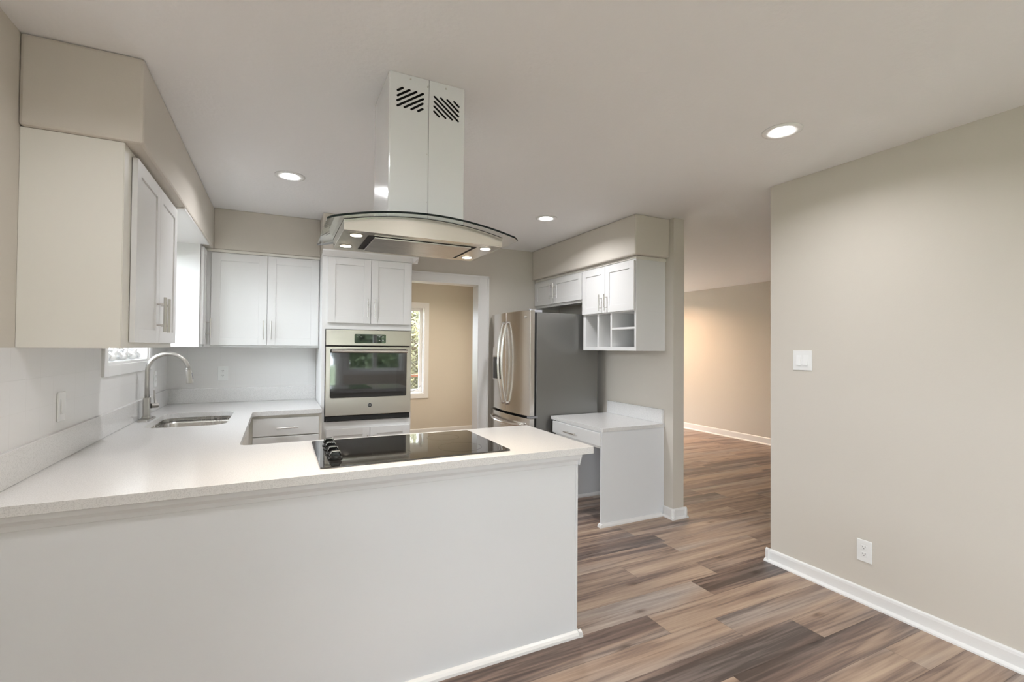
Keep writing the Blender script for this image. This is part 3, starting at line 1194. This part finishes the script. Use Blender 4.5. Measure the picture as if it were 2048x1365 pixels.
ub = empty('wall_cabinet', (-0.1, 4.65, 1.409), 'white two door wall cabinet on the back wall beside the oven tower', 'cabinet')
YU = 4.482
box('body', XF + .0005, TX0 - .0005, YU, YB - .007, 1.409, ZS - .001, M_CAB, ub, 0.0015)
boxes('top_trim', [(XF + .001, TX0 - .001, YU - .010, YU - .0003, 2.176, ZS - .002)], M_CABIN, ub)
for (a, b, hx) in ((-0.493, -0.092, -0.116), (-0.092, 0.308, -0.060)):
    d = shaker('door', '-y', YU, a, b, 1.424, 2.170, ub, rail=.062, rec=.004)
    pull('-y', YU - .02, hx, 1.552, 0.155, d, r=0.0048)

# ================================================================== WALL CABINETS, RIGHT
ur = empty('wall_cabinet', (2.82, 3.48, 1.405), 'white right wall cabinet with two doors over open cubbies above the desk', 'cabinet')
XC = 2.660
UY0, UY1 = 3.095, 3.858
bm = bmesh.new()
bx(bm, XC, XR - .0005, UY0, UY1, 1.738, ZS - .001)
bx(bm, XC, XR - .0005, UY0, UY0 + .022, 1.405, 1.738)
bx(bm, XC, XR - .0005, UY1 - .045, UY1, 1.405, 1.738)
bx(bm, XC, XR - .0005, UY0 + .022, UY1 - .045, 1.405, 1.437)
bx(bm, XR - .02, XR - .0005, UY0 + .022, UY1 - .045, 1.437, 1.738)
link('body', bm, M_CAB, ur, 0.0015)
box('divider', XC + .001, XR - .02, 3.608, 3.632, 1.4372, 1.7378, M_CAB, ur, 0.001)
box('divider', XC + .001, XR - .02, 3.416, 3.438, 1.4372, 1.7378, M_CAB, ur, 0.001)
box('shelf', XC + .003, XR - .02, UY0 + .0222, 3.4158, 1.590, 1.608, M_CAB, ur, 0.001)
boxes('top_trim', [(XC - .010, XC - .0003, UY0, UY1, 2.176, ZS - .002), (XC - .010, XR - .001, UY0 - .010, UY0 - .0003, 2.170, ZS - .002)], M_CABIN, ur)
for (a, b, hy) in ((3.494, 3.852, 3.541), (3.101, 3.494, 3.462)):
    d = shaker('door', '-x', XC, a, b, 1.745, 2.162, ur, rail=.06)
    pull('-x', XC - .02, hy, 1.838, 0.150, d, r=0.0055)

uf = empty('wall_cabinet', (2.82, 4.35, 1.87), 'short white two door wall cabinet directly above the refrigerator', 'cabinet')
bm = bmesh.new()
bx(bm, XC, XR - .0005, UY1 + .0005, YB - .001, 1.905, ZS - .001)
bx(bm, XC, XC + .02, UY1 + .0005, YB - .001, 1.873, 1.905)
bx(bm, XC + .02, XR - .0005, UY1 + .0005, UY1 + .02, 1.873, 1.905)
bx(bm, XC + .02, XR - .0005, YB - .02, YB - .001, 1.873, 1.905)
link('body', bm, M_CAB, uf, 0.0015)
boxes('top_trim', [(XC - .010, XC - .0003, UY1 + .001, YB - .001, 2.176, ZS - .002)], M_CABIN, uf)
for (a, b, hy) in ((3.866, 4.392, 4.352), (4.392, 4.808, 4.432)):
    d = shaker('door', '-x', XC, a, b, 1.898, 2.162, uf, rail=.055)
    pull('-x', XC - .02, hy, 2.035, 0.165, d, r=0.006)

# ================================================================== REFRIGERATOR
fr = empty('refrigerator', (2.5, 4.35, 0), 'stainless french door refrigerator with ice dispenser and bottom freezer', 'refrigerator')
FY0, FY1, FZ = 3.905, 4.797, 1.758
FXB = 2.170
bm = bmesh.new()
bx(bm, FXB, 2.868, FY0, FY1, 0.012, FZ)
link('body', bm, M_SIDE, fr, 0.004)
box('gasket', 2.152, FXB - .0003, FY0 + .008, FY1 - .008, 0.06, FZ - .004, M_DARK, fr, 0)
YC, HW = (FY0 + FY1) / 2, (FY1 - FY0) / 2


def xfront(y):
    t = (y - YC) / HW
    return 2.056 + 0.044 * t * t


def fdoor(name, y0, y1, z0, z1, n=14, hole=None):
    bm = bmesh.new()
    poly = []
    for i in range(n + 1):
        y = y0 + (y1 - y0) * i / n
        poly.append((xfront(y), y))
    poly.append((2.150, y1))
    poly.append((2.150, y0))
    prism(bm, poly, 'z', z0, z1)
    return link(name, bm, M_STEELF, fr, 0.004, 3)


YSP = 4.338
dr_ = fdoor('door', FY0 + .001, YSP - .003, 0.785, 1.778)
dl_ = fdoor('door', YSP + .003, FY1 - .001, 0.785, 1.778)
dz_ = fdoor('freezer_drawer', FY0 + .001, FY1 - .001, 0.07, 0.762)
box('kick_grille', 2.10, 2.15, FY0 + .02, FY1 - .02, 0.005, 0.065, M_BLACK, fr, 0.002)
for (y, dd) in ((YSP - .040, dr_), (YSP + .042, dl_)):
    bm = bmesh.new()
    pts, rad = [], []
    for i in range(25):
        t = i / 24
        z = 0.862 + (1.682 - 0.862) * t
        s = math.sin(PI * t)
        pts.append((xfront(y) - 0.016 - 0.052 * s ** 0.85, y + (0.0 if y < YSP else 0.0), z))
        rad.append((0.010, 0.0125))
    tube(bm, pts, rad, 14, flat=(1, 0, 0))
    for zz in (0.872, 1.672):
        bx(bm, xfront(y) - .022, xfront(y) - .0005, y - .010, y + .010, zz - .014, zz + .014)
    link('handle', bm, M_STEELF, dd, smooth=True)
bm = bmesh.new()
pts, rad = [], []
for i in range(25):
    t = i / 24
    y = 3.985 + (4.720 - 3.985) * t
    s = math.sin(PI * t)
    pts.append((xfront(y) - 0.016 - 0.040 * s ** .8, y, 0.700 - .018 * s))
    rad.append((0.013, 0.010))
tube(bm, pts, rad, 14, flat=(0, 0, 1))
for yy in (3.995, 4.710):
    bx(bm, xfront(yy) - .022, xfront(yy) - .0005, yy - .012, yy + .012, 0.688, 0.712)
link('handle', bm, M_STEELF, dz_, smooth=True)
# dispenser in the far door
bm = bmesh.new()
ya, yb = 4.430, 4.655
bx(bm, xfront(ya) - .004, xfront(yb) + .02, ya, yb, 1.085, 1.430)
dsp = link('dispenser', bm, M_STEELF, dl_, 0.003)
bm = bmesh.new()
bx(bm, xfront(ya) - .0055, xfront(ya) - .0042, ya + .012, yb - .012, 1.100, 1.335)
link('dispenser_recess', bm, M_BLACK, dsp)
bm = bmesh.new()
bx(bm, xfront(ya) - .012, xfront(ya) - .0056, ya + .015, yb - .015, 1.325, 1.340)
link('dispenser_spout', bm, M_CHROME, dsp)
bm = bmesh.new()
bx(bm, 2.105, 2.235, FY0 + .012, FY0 + .075, FZ + .0005, 1.782)
cyl(bm, (2.115, FY0 + .030, 1.7785), (2.115, FY0 + .030, 1.790), 0.012, 14)
link('hinge_cover', bm, M_GREYPL, fr, 0.003)
bm = bmesh.new()
bx(bm, 2.10, 2.185, FY0 - .004, FY0 + .055, 0.764, 0.783)
link('lower_hinge', bm, M_GREYPL, fr, 0.002)
# maker's mark on the near door
ym = 3.988
bm = bmesh.new()
for k in range(20):
    a0, a1 = 2 * PI * k / 20, 2 * PI * (k + 1) / 20
    cyl(bm, (xfront(ym) - .001, ym + .030 * math.cos(a0), 1.712 + .010 * math.sin(a0)),
        (xfront(ym) - .001, ym + .030 * math.cos(a1), 1.712 + .010 * math.sin(a1)), 0.0012, 6)
lg = link('maker_mark', bm, M_LEGEND, dr_)
text_mesh('maker_letters', 'Whirlpool', 0.014, 0.0003,
          Matrix.Translation((xfront(ym) - .0018, ym, 1.712)) @ Matrix.Rotation(-PI/2, 4, 'Z') @ Matrix.Rotation(PI/2, 4, 'X'), M_LEGEND, lg)

# ================================================================== DESK
dk = empty('built_in_desk', (2.6, 3.48, 0), 'low white built-in desk with quartz top and drawer beside the refrigerator', 'desk')
DZ = 0.783
DY0, DY1 = 3.100, 3.888
bm = flat_with_hole([(XR - .0005, DY0 - .003)] + [(XR - .0005, DY1), (2.318, DY1)] + arc2(2.318 + .02, DY0 - .003 + .02, .02, PI, 3*PI/2, 4), None, DZ - .030, DZ)
link('worktop', bm, M_QUARTZ, dk, 0.003)
box('backsplash', XR - .020, XR - .0005, DY0 + .003, DY1 - .015, DZ + .0003, 0.903, M_QUARTZ, dk, 0.002)
box('side_panel', 2.322, XR - .0005, DY0 + .004, DY0 + .022, 0.0, DZ - .0305, M_PANEL, dk, 0.002)
box('side_panel', 2.340, XR - .0005, 3.815, 3.835, 0.0, DZ - .0305, M_PANEL, dk, 0.002)
boxes('apron', [(2.330, 2.350, DY0 + .0222, 3.8148, 0.618, DZ - .0305), (2.350, XR - .03, DY0 + .0222, 3.8148, 0.61, 0.622)], M_CAB, dk)
box('back_panel', XR - .014, XR - .0005, DY0 + .0222, 3.8148, 0.0, DZ - .031, M_PANEL, dk, 0.001)
dd = slab('drawer', '-x', 2.330, DY0 + .012, 3.842, 0.638, 0.744, dk, t=.020)
pull('-x', 2.310, 3.52, 0.682, 0.175, dd, vertical=False, r=0.005)
bm = bmesh.new()
prism(bm, [(DY0 + .004 + a, b) for a, b in sp_], 'x', 2.302, 2.948)
prism(bm, [(2.322 + a, b) for a, b in sp_], 'y', DY0 - .018, DY0 + .024)
link('base_shoe', bm, M_TRIM, dk)
bm = bmesh.new()
prism(bm, [(3.815 + a, b) for a, b in sp_], 'x', 2.340, 2.966)
link('base_shoe', bm, M_TRIM, dk)

# ================================================================== COOKTOP
ck = empty('electric_cooktop', (0.58, 2.34, ZC), 'black glass electric cooktop with four knobs set in the peninsula', 'cooktop')
bm = bmesh.new()
prism(bm, rrect(0.155, 1.000, 2.045, 2.630, .010, 4), 'z', ZC + .0004, ZC + .0065)
link('glass_top', bm, M_COOK, ck, 0.001)
for (x, y, r) in ((0.47, 2.20, .085), (0.49, 2.48, .105), (0.80, 2.20, .105), (0.80, 2.47, .085)):
    bm = bmesh.new()
    n = 56
    rings = []
    for rr in (r - .0008, r + .0008):
        rings.append([bm.verts.new((x + rr * math.cos(2*PI*i/n), y + rr * math.sin(2*PI*i/n), ZC + .0068)) for i in range(n)])
    for i in range(n):
        j = (i + 1) % n
        bm.faces.new((rings[0][i], rings[0][j], rings[1][j], rings[1][i]))
    link('burner_ring', bm, M_RING, ck)
for y in (2.185, 2.285, 2.390, 2.490):
    x = 0.226
    bm = bmesh.new()
    cyl(bm, (x, y, ZC + .0068), (x, y, ZC + .012), 0.030, 24)
    cyl(bm, (x, y, ZC + .012), (x, y, ZC + .022), 0.023, 24, 0.021)
    kb = link('knob', bm, M_BLACK, ck, 0.001)
    bm = bmesh.new()
    # raised grip: arched bail
    tube(bm, [(x - .022, y, ZC + .020), (x - .019, y, ZC + .034), (x - .012, y, ZC + .040), (x + .012, y, ZC + .040), (x + .019, y, ZC + .034), (x + .022, y, ZC + .020)],
         [(.0045, .009)] * 6, 10, flat=(0, 0, 1))
    bx(bm, x - .018, x + .018, y - .004, y + .004, ZC + .0215, ZC + .037)
    link('grip', bm, M_BLACK, kb, 0.001)
    bm = bmesh.new()
    tube(bm, [(x - .021, y - .0095, ZC + .030), (x - .016, y - .0095, ZC + .0405), (x + .016, y - .0095, ZC + .0405), (x + .021, y - .0095, ZC + .030)], .0012, 6)
    link('grip_edge', bm, M_CHROME, kb)

# ================================================================== RANGE HOOD
hd = empty('range_hood', (0.53, 2.06, 1.85), 'island range hood with glossy white chimney and arched glass canopy', 'range hood')
HX0, HX1, HY0, HY1 = 0.382, 0.704, 1.915, 2.225
HXM = 0.545
GX0, GX1, GY0, GY1 = 0.148, 0.908, 1.790, 2.325
GXC, GHW, GZE, GRISE = 0.528, 0.380, 1.876, 0.055


def arch(x):
    t = (x - GXC) / GHW
    return GZE + GRISE * (1 - t * t)


def slot_holes(side):
    """diagonal slots in one chimney half, as (x0,z0,x1,z1) centre lines"""
    out = [(0.416, 2.457, 0.436, 2.471), (0.416, 2.436, 0.464, 2.469), (0.415, 2.416, 0.492, 2.468), (0.416, 2.395, 0.52, 2.467), (0.444, 2.394, 0.521, 2.446), (0.472, 2.392, 0.519, 2.426), (0.5, 2.391, 0.519, 2.404)] if side == 'l' else [(0.655, 2.465, 0.675, 2.449), (0.625, 2.466, 0.674, 2.428), (0.597, 2.467, 0.674, 2.407), (0.569, 2.467, 0.673, 2.386), (0.569, 2.446, 0.645, 2.388), (0.568, 2.426, 0.617, 2.388), (0.568, 2.405, 0.589, 2.388)]
    return out


def chimney_half(name, side):
    # outline of front face with slot holes
    x0, x1 = (HX0, HXM - .0008) if side == 'l' else (HXM + .0008, HX1)
    z0, z1 = arch((x0 + x1) / 2) - 0.0 + .004, CEIL - .001
    bm = bmesh.new()
    y = HY0
    t = .0015
    # front sheet, triangle-filled with capsule holes
    fr_x0 = x0 + .008 if side == 'l' else x0
    fr_x1 = x1 if side == 'l' else x1 - .008
    edges = []

    def loop(pts, yy):
        vs = [bm.verts.new((a, yy, b)) for a, b in pts]
        es = [bm.edges.new((vs[i], vs[(i + 1) % len(vs)])) for i in range(len(vs))]
        return vs, es
    outer_ = [(fr_x0, z0), (fr_x1, z0), (fr_x1, z1), (fr_x0, z1)]
    vs, es = loop(outer_, y)
    edges += es
    hs = []
    for (ax, az, bx_, bz) in slot_holes(side):
        d = Vector((bx_ - ax, bz - az))
        a = math.atan2(d.y, d.x)
        r = .0046
        pts = [(bx_ + r * math.cos(a - PI/2 + PI * i / 6), bz + r * math.sin(a - PI/2 + PI * i / 6)) for i in range(7)]
        pts += [(ax + r * math.cos(a + PI/2 + PI * i / 6), az + r * math.sin(a + PI/2 + PI * i / 6)) for i in range(7)]
        v2, e2 = loop(pts, y)
        edges += e2
        hs.append(pts)
    bmesh.ops.triangle_fill(bm, use_beauty=True, use_dissolve=False, edges=edges)
    # corner round + side sheet
    if side == 'l':
        prof = [(x0 + .008 - .008 * math.sin(PI/2 * i / 4), y + .008 - .008 * math.cos(PI/2 * i / 4)) for i in range(5)] + [(x0, HY1), (x1, HY1)]
    else:
        prof = [(x1 - .008 + .008 * math.sin(PI/2 * i / 4), y + .008 - .008 * math.cos(PI/2 * i / 4)) for i in range(5)] + [(x1, HY1), (x0, HY1)]
    A = [bm.verts.new((a, b, z0)) for a, b in prof]
    B = [bm.verts.new((a, b, z1)) for a, b in prof]
    for i in range(len(prof) - 1):
        bm.faces.new((A[i], A[i + 1], B[i + 1], B[i]))
    bmesh.ops.remove_doubles(bm, verts=bm.verts, dist=1e-5)
    o = link(name, bm, M_GLOSSW, hd)
    md = o.modifiers.new('sheet', 'SOLIDIFY')
    md.thickness = t
    md.offset = -1
    return o


cl = chimney_half('chimney_panel', 'l')
crr = chimney_half('chimney_panel', 'r')
boxes('chimney_core', [(HX0 + .02, HX1 - .02, HY0 + .03, HY1 - .02, 1.95, CEIL - .003)], M_DARK, hd, 0)
# fold strip down the seam and screws
bm = bmesh.new()
bx(bm, HXM - .004, HXM - .0010, HY0 - .0012, HY0 - .0001, 1.936, CEIL - .002)
link('seam_strip', bm, M_GLOSSW, hd)
for (x, z) in ((0.468, 2.515), (0.540, 2.500), (0.618, 2.512)):
    bm = bmesh.new()
    cyl(bm, (x, HY0 - .0001, z), (x, HY0 - .002, z), 0.0038, 12)
    link('screw', bm, M_CHROME, hd)
for z in (2.42, 2.22, 2.02):
    bm = bmesh.new()
    cyl(bm, (HXM - .006, HY0 - .0001, z), (HXM - .006, HY0 - .0016, z), 0.0018, 8)
    link('screw', bm, M_CHROME, hd)

# arched glass canopy (sheet with a rounded outline), dark green polished edge
bm = bmesh.new()
n = 36
T = .008
top, bot = [], []
for i in range(n + 1):
    x = GX0 + (GX1 - GX0) * i / n
    # rounded sheet corners
    e = min(x - GX0, GX1 - x)
    c = .018
    ins = c - math.sqrt(max(0, c * c - (c - e) ** 2)) if e < c else 0
    top.append((x, GY0 + ins, GY1 - ins, arch(x) + T))
    bot.append((x, GY0 + ins, GY1 - ins, arch(x)))
VT = [(bm.verts.new((x, a, z)), bm.verts.new((x, b, z))) for x, a, b, z in top]
VB = [(bm.verts.new((x, a, z)), bm.verts.new((x, b, z))) for x, a, b, z in bot]
for i in range(n):
    bm.faces.new((VT[i][0], VT[i+1][0], VT[i+1][1], VT[i][1]))
    bm.faces.new((VB[i][0], VB[i][1], VB[i+1][1], VB[i+1][0]))
    for q in (0, 1):
        f = bm.faces.new((VB[i][q], VB[i+1][q], VT[i+1][q], VT[i][q]))
        f.material_index = 1
for i in (0, n):
    f = bm.faces.new((VB[i][0], VB[i][1], VT[i][1], VT[i][0]))
    f.material_index = 0
link('glass_canopy', bm, [M_HGLASS, M_GEDGE], hd)

# stainless body under the glass: curved top, flat underside
BX0, BX1, BY0, BY1, BZ = 0.208, 0.850, 1.838, 2.215, 1.852
bm = bmesh.new()
n = 30
poly = [(BX0, BZ), (BX1, BZ)]
for i in range(n + 1):
    x = BX1 - (BX1 - BX0) * i / n
    poly.append((x, arch(x) - .0016))
prism(bm, poly, 'y', BY0, BY1)
link('hood_body', bm, M_STEELH, hd, 0.001)
# black gasket line between body and glass
bm = bmesh.new()
poly = []
for i in range(n + 1):
    x = BX0 + (BX1 - BX0) * i / n
    poly.append((x, arch(x) - .0015))
for i in range(n + 1):
    x = BX1 - (BX1 - BX0) * i / n
    poly.append((x, arch(x) - .0002))
prism(bm, poly, 'y', BY0 - .001, BY1 + .001)
link('gasket', bm, M_DARK, hd)
# recessed dark surround and suction panel on the underside
FX0, FX1, FYa, FYb = 0.305, 0.755, 1.893, 2.170
box('recess', FX0, FX1, FYa, FYb, BZ - .0012, BZ - .0002, M_DARK, hd, 0)
box('suction_panel', FX0 + .024, FX1 - .024, FYa + .005, FYb - .005, BZ - .0075, BZ - .0013, M_FILTER, hd, 0.001)
for i, (x, y) in enumerate(((0.262, 1.905), (0.250, 2.130), (0.800, 1.905), (0.800, 2.130))):
    bm = bmesh.new()
    cyl(bm, (x, y, BZ - .0002), (x, y, BZ - .0022), 0.0265, 24)
    hl = link('spotlight', bm, M_CHROME, hd, 0.0005)
    bm = bmesh.new()
    cyl(bm, (x, y, BZ - .0023), (x, y, BZ - .003), 0.0215, 24)
    link('spotlight_lens', bm, M_HAL, hl)
    lamp('hood_spot_light', (x, y, BZ - .006), 0.04, 1.3, (1.0, 0.84, 0.64), spread=2.2)

# ================================================================== CEILING DOWNLIGHTS


def downlight(x, y, label, power, color, lens, group='recessed kitchen ceiling lights', r=0.092, rl=0.052, z=CEIL):
    t = empty('recessed_light', (x, y, z), label, 'ceiling light', group)
    bm = bmesh.new()
    # trim ring, a shallow cone
    n = 40
    prof = [(r, -.0005), (r, -.004), (r - .012, -.0075), (rl + .006, -.0060), (rl, -.0025), (rl, -.0005)]
    rings = [[bm.verts.new((x + rr * math.cos(2*PI*i/n), y + rr * math.sin(2*PI*i/n), z + zz)) for i in range(n)] for rr, zz in prof]
    for a in range(len(rings)):
        b = (a + 1) % len(rings)
        for i in range(n):
            j = (i + 1) % n
            bm.faces.new((rings[a][i], rings[a][j], rings[b][j], rings[b][i]))
    link('trim_ring', bm, M_PLASTIC, t, smooth=True)
    bm = bmesh.new()
    rings = [[bm.verts.new((x + rr * math.cos(2*PI*i/36), y + rr * math.sin(2*PI*i/36), z + zz)) for i in range(36)] for rr, zz in ((rl - .0003, -.0004), (rl - .0003, -.004), (rl * .85, -.009), (rl * .5, -.0125))]
    for a in range(3):
        for i in range(36):
            j = (i + 1) % 36
            bm.faces.new((rings[a][i], rings[a][j], rings[a+1][j], rings[a+1][i]))
    bm.faces.new(rings[3])
    link('diffuser', bm, lens, t)
    lamp('downlight_beam', (x, y, z - .016), rl * 2, power, color, spread=2.7)
    return t


downlight(0.050, 3.412, 'lit recessed ceiling light left of the hood chimney', 5.5, (0.97, 0.975, 1.0), M_LED)
downlight(2.032, 3.508, 'lit recessed ceiling light in front of the right soffit, right of the hood', 9, (0.97, 0.975, 1.0), M_LED)
downlight(2.270, 1.552, 'lit recessed ceiling light near the right wall, largest of the three', 5.8, (0.97, 0.975, 1.0), M_LED)
# two more of the same row behind the camera, a warm one in the far room, one added to light the back room
downlight(-0.40, 1.36, 'recessed ceiling light above the near side of the peninsula', 5, (0.97, 0.975, 1.0), M_LED)
downlight(1.10, -1.0, 'recessed ceiling light behind the camera', 9, (0.97, 0.975, 1.0), M_LED)
downlight(5.55, 6.45, 'warm recessed light in the far room ceiling', 32, (1.0, 0.66, 0.42), M_LEDW, group=None, z=2.467)
downlight(2.0, 6.2, 'unseen warm light added to the back room ceiling', 18, (1.0, 0.88, 0.74), M_LEDW, group=None)  # hidden lamp added to brighten the back room

# ================================================================== SWITCHES AND OUTLETS


def plate(name, face, pos, uc_, zc, w, h, label, cat, kind, mat_=None):
    mm = mat_ or M_PLASTIC
    t = empty(name, FP(face, pos, uc_, 0, zc), label, cat)
    bm = bmesh.new()
    fbox(bm, face, pos, uc_ - w/2, uc_ + w/2, 0.0004, 0.006, zc - h/2, zc + h/2)
    link('plate', bm, mm, t, 0.003)
    if kind == 'outlet':
        for s in (-1, 1):
            bm = bmesh.new()
            fbox(bm, face, pos, uc_ - .016, uc_ + .016, 0.0061, 0.0075, zc + s * .0195 - .013, zc + s * .0195 + .013)
            rc_ = link('receptacle', bm, mm, t, 0.0007)
            bm = bmesh.new()
            for dx in (-.0065, .0065):
                fbox(bm, face, pos, uc_ + dx - .001, uc_ + dx + .001, 0.0076, 0.0079, zc + s * .0195 + .001, zc + s * .0195 + .009)
            a = FP(face, pos, uc_, .0076, zc + s * .0195 - .0055)
            b = FP(face, pos, uc_, .0079, zc + s * .0195 - .0055)
            cyl(bm, a, b, .0022, 10)
            link('slot', bm, M_DARK, rc_)
    else:
        nsw = kind
        for k in range(nsw):
            cu_ = uc_ + (k - (nsw - 1) / 2) * .046
            bm = bmesh.new()
            fbox(bm, face, pos, cu_ - .0165, cu_ + .0165, 0.0061, 0.0068, zc - .034, zc + .034)
            link('switch_frame', bm, mm, t, 0.0004)
            bm = bmesh.new()
            v = []
            for (uu, zz) in ((-.0145, -.031), (.0145, -.031), (.0145, .031), (-.0145, .031)):
                v.append((uu, zz, 0.0069))
            A = [bm.verts.new(FP(face, pos, cu_ + uu, dd_, zc + zz)) for uu, zz, dd_ in v]
            B = [bm.verts.new(FP(face, pos, cu_ + uu, 0.0125 if zz < 0 else .0078, zc + zz)) for uu, zz, dd_ in v]
            for i in range(4):
                j = (i + 1) % 4
                bm.faces.new((A[i], A[j], B[j], B[i]))
            bm.faces.new(A[::-1])
            bm.faces.new(B)
            link('rocker', bm, mm, t, 0.0006)
    return t


plate('light_switch', '-x', 2.99, 1.905, 1.357, 0.122, 0.126, 'white double rocker light switch on the right wall', 'light switch', 2)
plate('wall_outlet', '-x', 2.99, 1.552, 0.290, 0.078, 0.122, 'white duplex outlet low on the right wall above the baseboard', 'outlet', 'outlet')
plate('light_switch', '+x', XL + .006, 2.674, 1.156, 0.078, 0.124, 'white single rocker switch on the left backsplash near the counter front', 'light switch', 1)
plate('wall_outlet', '+x', XL + .006, 4.40, 1.165, 0.075, 0.120, 'white outlet on the left backsplash behind the faucet', 'outlet', 'outlet')
plate('wall_outlet', '-y', YB - .006, -0.432, 1.180, 0.078, 0.124, 'white outlet on the back wall right of the faucet', 'outlet', 'outlet')

# ================================================================== WHITE KNOTTED CLOTH ON THE WINDOW SILL
cg = empty('cloth_garland', (XL - .05, 3.72, 1.325), 'white knotted cloth swag lying on the sink window sill', 'curtain')
rnd = random.Random(5)
knots = [3.29, 3.50, 3.72, 3.93, 4.13]
for k in range(len(knots) - 1):
    a, b = knots[k], knots[k + 1]
    for s in range(3):
        bm = bmesh.new()
        pts, rad = [], []
        hgt = (0.068, 0.045, 0.016)[s]
        for i in range(11):
            t = i / 10
            y = a + (b - a) * t
            z = 1.337 + hgt * math.sin(PI * t) * (1 + .15 * rnd.uniform(-1, 1)) + .003 * s
            x = XL - .045 + .022 * math.sin(2 * PI * t + s * 2) - .01 * s
            pts.append((x, y, z))
            rad.append((.013 - .004 * math.sin(PI * t), .006 + .003 * math.sin(PI * t)))
        tube(bm, pts, rad, 10, flat=(0, 0, 1))
        link('cloth_strand', bm, M_CLOTH, cg, smooth=True)
for y in knots[1:-1]:
    bm = bmesh.new()
    bmesh.ops.create_icosphere(bm, subdivisions=3, radius=0.021, matrix=Matrix.Translation((XL - .03, y, 1.346)) @ Matrix.Diagonal((1, .8, 1, 1)))
    for v_ in bm.verts:
        v_.co += Vector((rnd.uniform(-1, 1), rnd.uniform(-1, 1), rnd.uniform(-1, 1))) * .0012
    link('knot', bm, M_CLOTH, cg, smooth=True)

# ================================================================== OUTDOORS
bm = bmesh.new()
bx(bm, -40, 40, -40, YREAR - .16, -0.45, -0.35)
bx(bm, 6.9, 40, YREAR - .16, 8.2, -0.45, -0.35)
bx(bm, -40, 40, 8.2, 40, -0.45, -0.35)
bx(bm, -40, XL - .2, YREAR - .16, 8.2, -0.45, -0.35)
p_ = boxes('patio', [(-3, 9, -6.0, YREAR - .17, -0.349, -0.05), (-6, XL - .17, YREAR - .169, 1.5, -0.349, -0.05)], M_BOUNCE, None, 0.004)  # unseen pale ground, added to throw light up to the ceiling
q_ = box('deck', 3.65, 7.5, 8.25, 11.0, -0.30, -0.05, M_BOUNCE, None, 0.004)  # unseen, added to reflect light onto the far room ceiling
q_['kind'] = 'structure'
q_['label'] = 'pale deck added outside the far room to bounce light in'
p_['kind'] = 'structure'
p_['label'] = 'pale concrete patio added outside to bounce light in'
e_ = box('shading_eave', -1.75, XL - .165, YREAR - 1.0, 8.3, 2.40, 2.52, M_TRIM, None, 0.004)  # unseen overhang, added to cut sky light through the left windows
e_['kind'] = 'structure'
e_['label'] = 'added unseen white eave outside the left wall'
fb = []
yy = 0.9
while yy < 6.6:
    fb.append((-2.66, -2.62, yy, yy + .135, -0.36, 1.95))
    yy += .142
fb.append((-2.70, -2.661, 0.9, 6.6, 1.60, 1.70))
fb.append((-2.70, -2.661, 0.9, 6.6, 0.10, 0.20))
f_ = boxes('garden_fence', fb, M_FENCE, None, 0.003)
tag(f_, 'white vertical board fence outside the sink window', 'fence')
g = link('lawn', bm, M_GRASS)
g['kind'] = 'structure'
g['label'] = 'lawn outside the windows'


def tree(name, x, y, h, rad, leafm, label, count, leaf=0.07, seed=1, group='trees outside the windows', squash=1.0, zc=None):
    t = empty(name, (x, y, -0.35), label, 'tree', group)
    rnd = random.Random(seed)
    bm = bmesh.new()
    tube(bm, [(x, y, -.36), (x + .05, y, h * .3), (x - .04, y + .05, h * .6), (x + .02, y, h * .9)], [.12, .10, .07, .03], 10)
    for k in range(9):
        a = rnd.uniform(0, 2 * PI)
        z0 = h * rnd.uniform(.15, .7)
        l = rad * rnd.uniform(.6, .95)
        tube(bm, [(x, y, z0), (x + l * .5 * math.cos(a), y + l * .5 * math.sin(a), z0 + .25), (x + l * math.cos(a), y + l * math.sin(a), z0 + .6)], [.04, .025, .008], 6)
    link('trunk', bm, M_BARK, t)
    bm = bmesh.new()
    zc = h * .62 if zc is None else zc
    for k in range(count):
        while True:
            p = Vector((rnd.uniform(-1, 1), rnd.uniform(-1, 1), rnd.uniform(-1, 1)))
            if .3 < p.length < 1:
                break
        c = Vector((x + p.x * rad, y + p.y * rad, zc + p.z * rad * squash))
        a = Vector((rnd.uniform(-1, 1), rnd.uniform(-1, 1), rnd.uniform(-1, 1))).normalized()
        b = a.orthogonal().normalized()
        s = leaf * rnd.uniform(.6, 1.2)
        bm.faces.new([bm.verts.new(c + a * s), bm.verts.new(c + b * s * .45), bm.verts.new(c - a * s), bm.verts.new(c - b * s * .45)])
    link('foliage', bm, leafm, t)['kind'] = 'stuff'
    return t


tree('tree', 2.75, 10.6, 3.0, 1.5, M_LEAFA, 'golden leafed tree seen through the back room window', 16000, .06, 3, zc=1.45, squash=1.15)
tree('tree', 2.9, -6.4, 3.2, 1.55, M_LEAFB, 'green tree outside the rear window', 9000, .10, 5, zc=1.5)
tree('tree', -0.4, -6.6, 3.4, 1.6, M_LEAFB, 'green tree outside the rear patio door', 9000, .10, 8, zc=1.5)
tree('tree', 6.0, 12.5, 3.6, 1.7, M_LEAFB, 'green tree outside the far room window', 1500, .09, 9)

rl = empty('deck_railing', (1.8, 8.55, -0.35), 'orange wooden deck railing outside the back room window', 'railing')
boxes('top_rail', [(0.2, 3.4, 8.50, 8.62, 0.885, 0.925)], M_DECK, rl, 0.004)
boxes('bottom_rail', [(0.2, 3.4, 8.54, 8.58, 0.50, 0.54)], M_DECK, rl, 0.003)
for i in range(4):
    boxes('post', [(0.95 + i * .72 - .045, 0.95 + i * .72 + .045, 8.515, 8.605, -0.35, 0.885)], M_DECK, rl, 0.003)
boxes('deck_board', [(0.0, 3.6, 7.78, 8.7, -0.10, -0.05)], M_DECK, rl, 0.003)
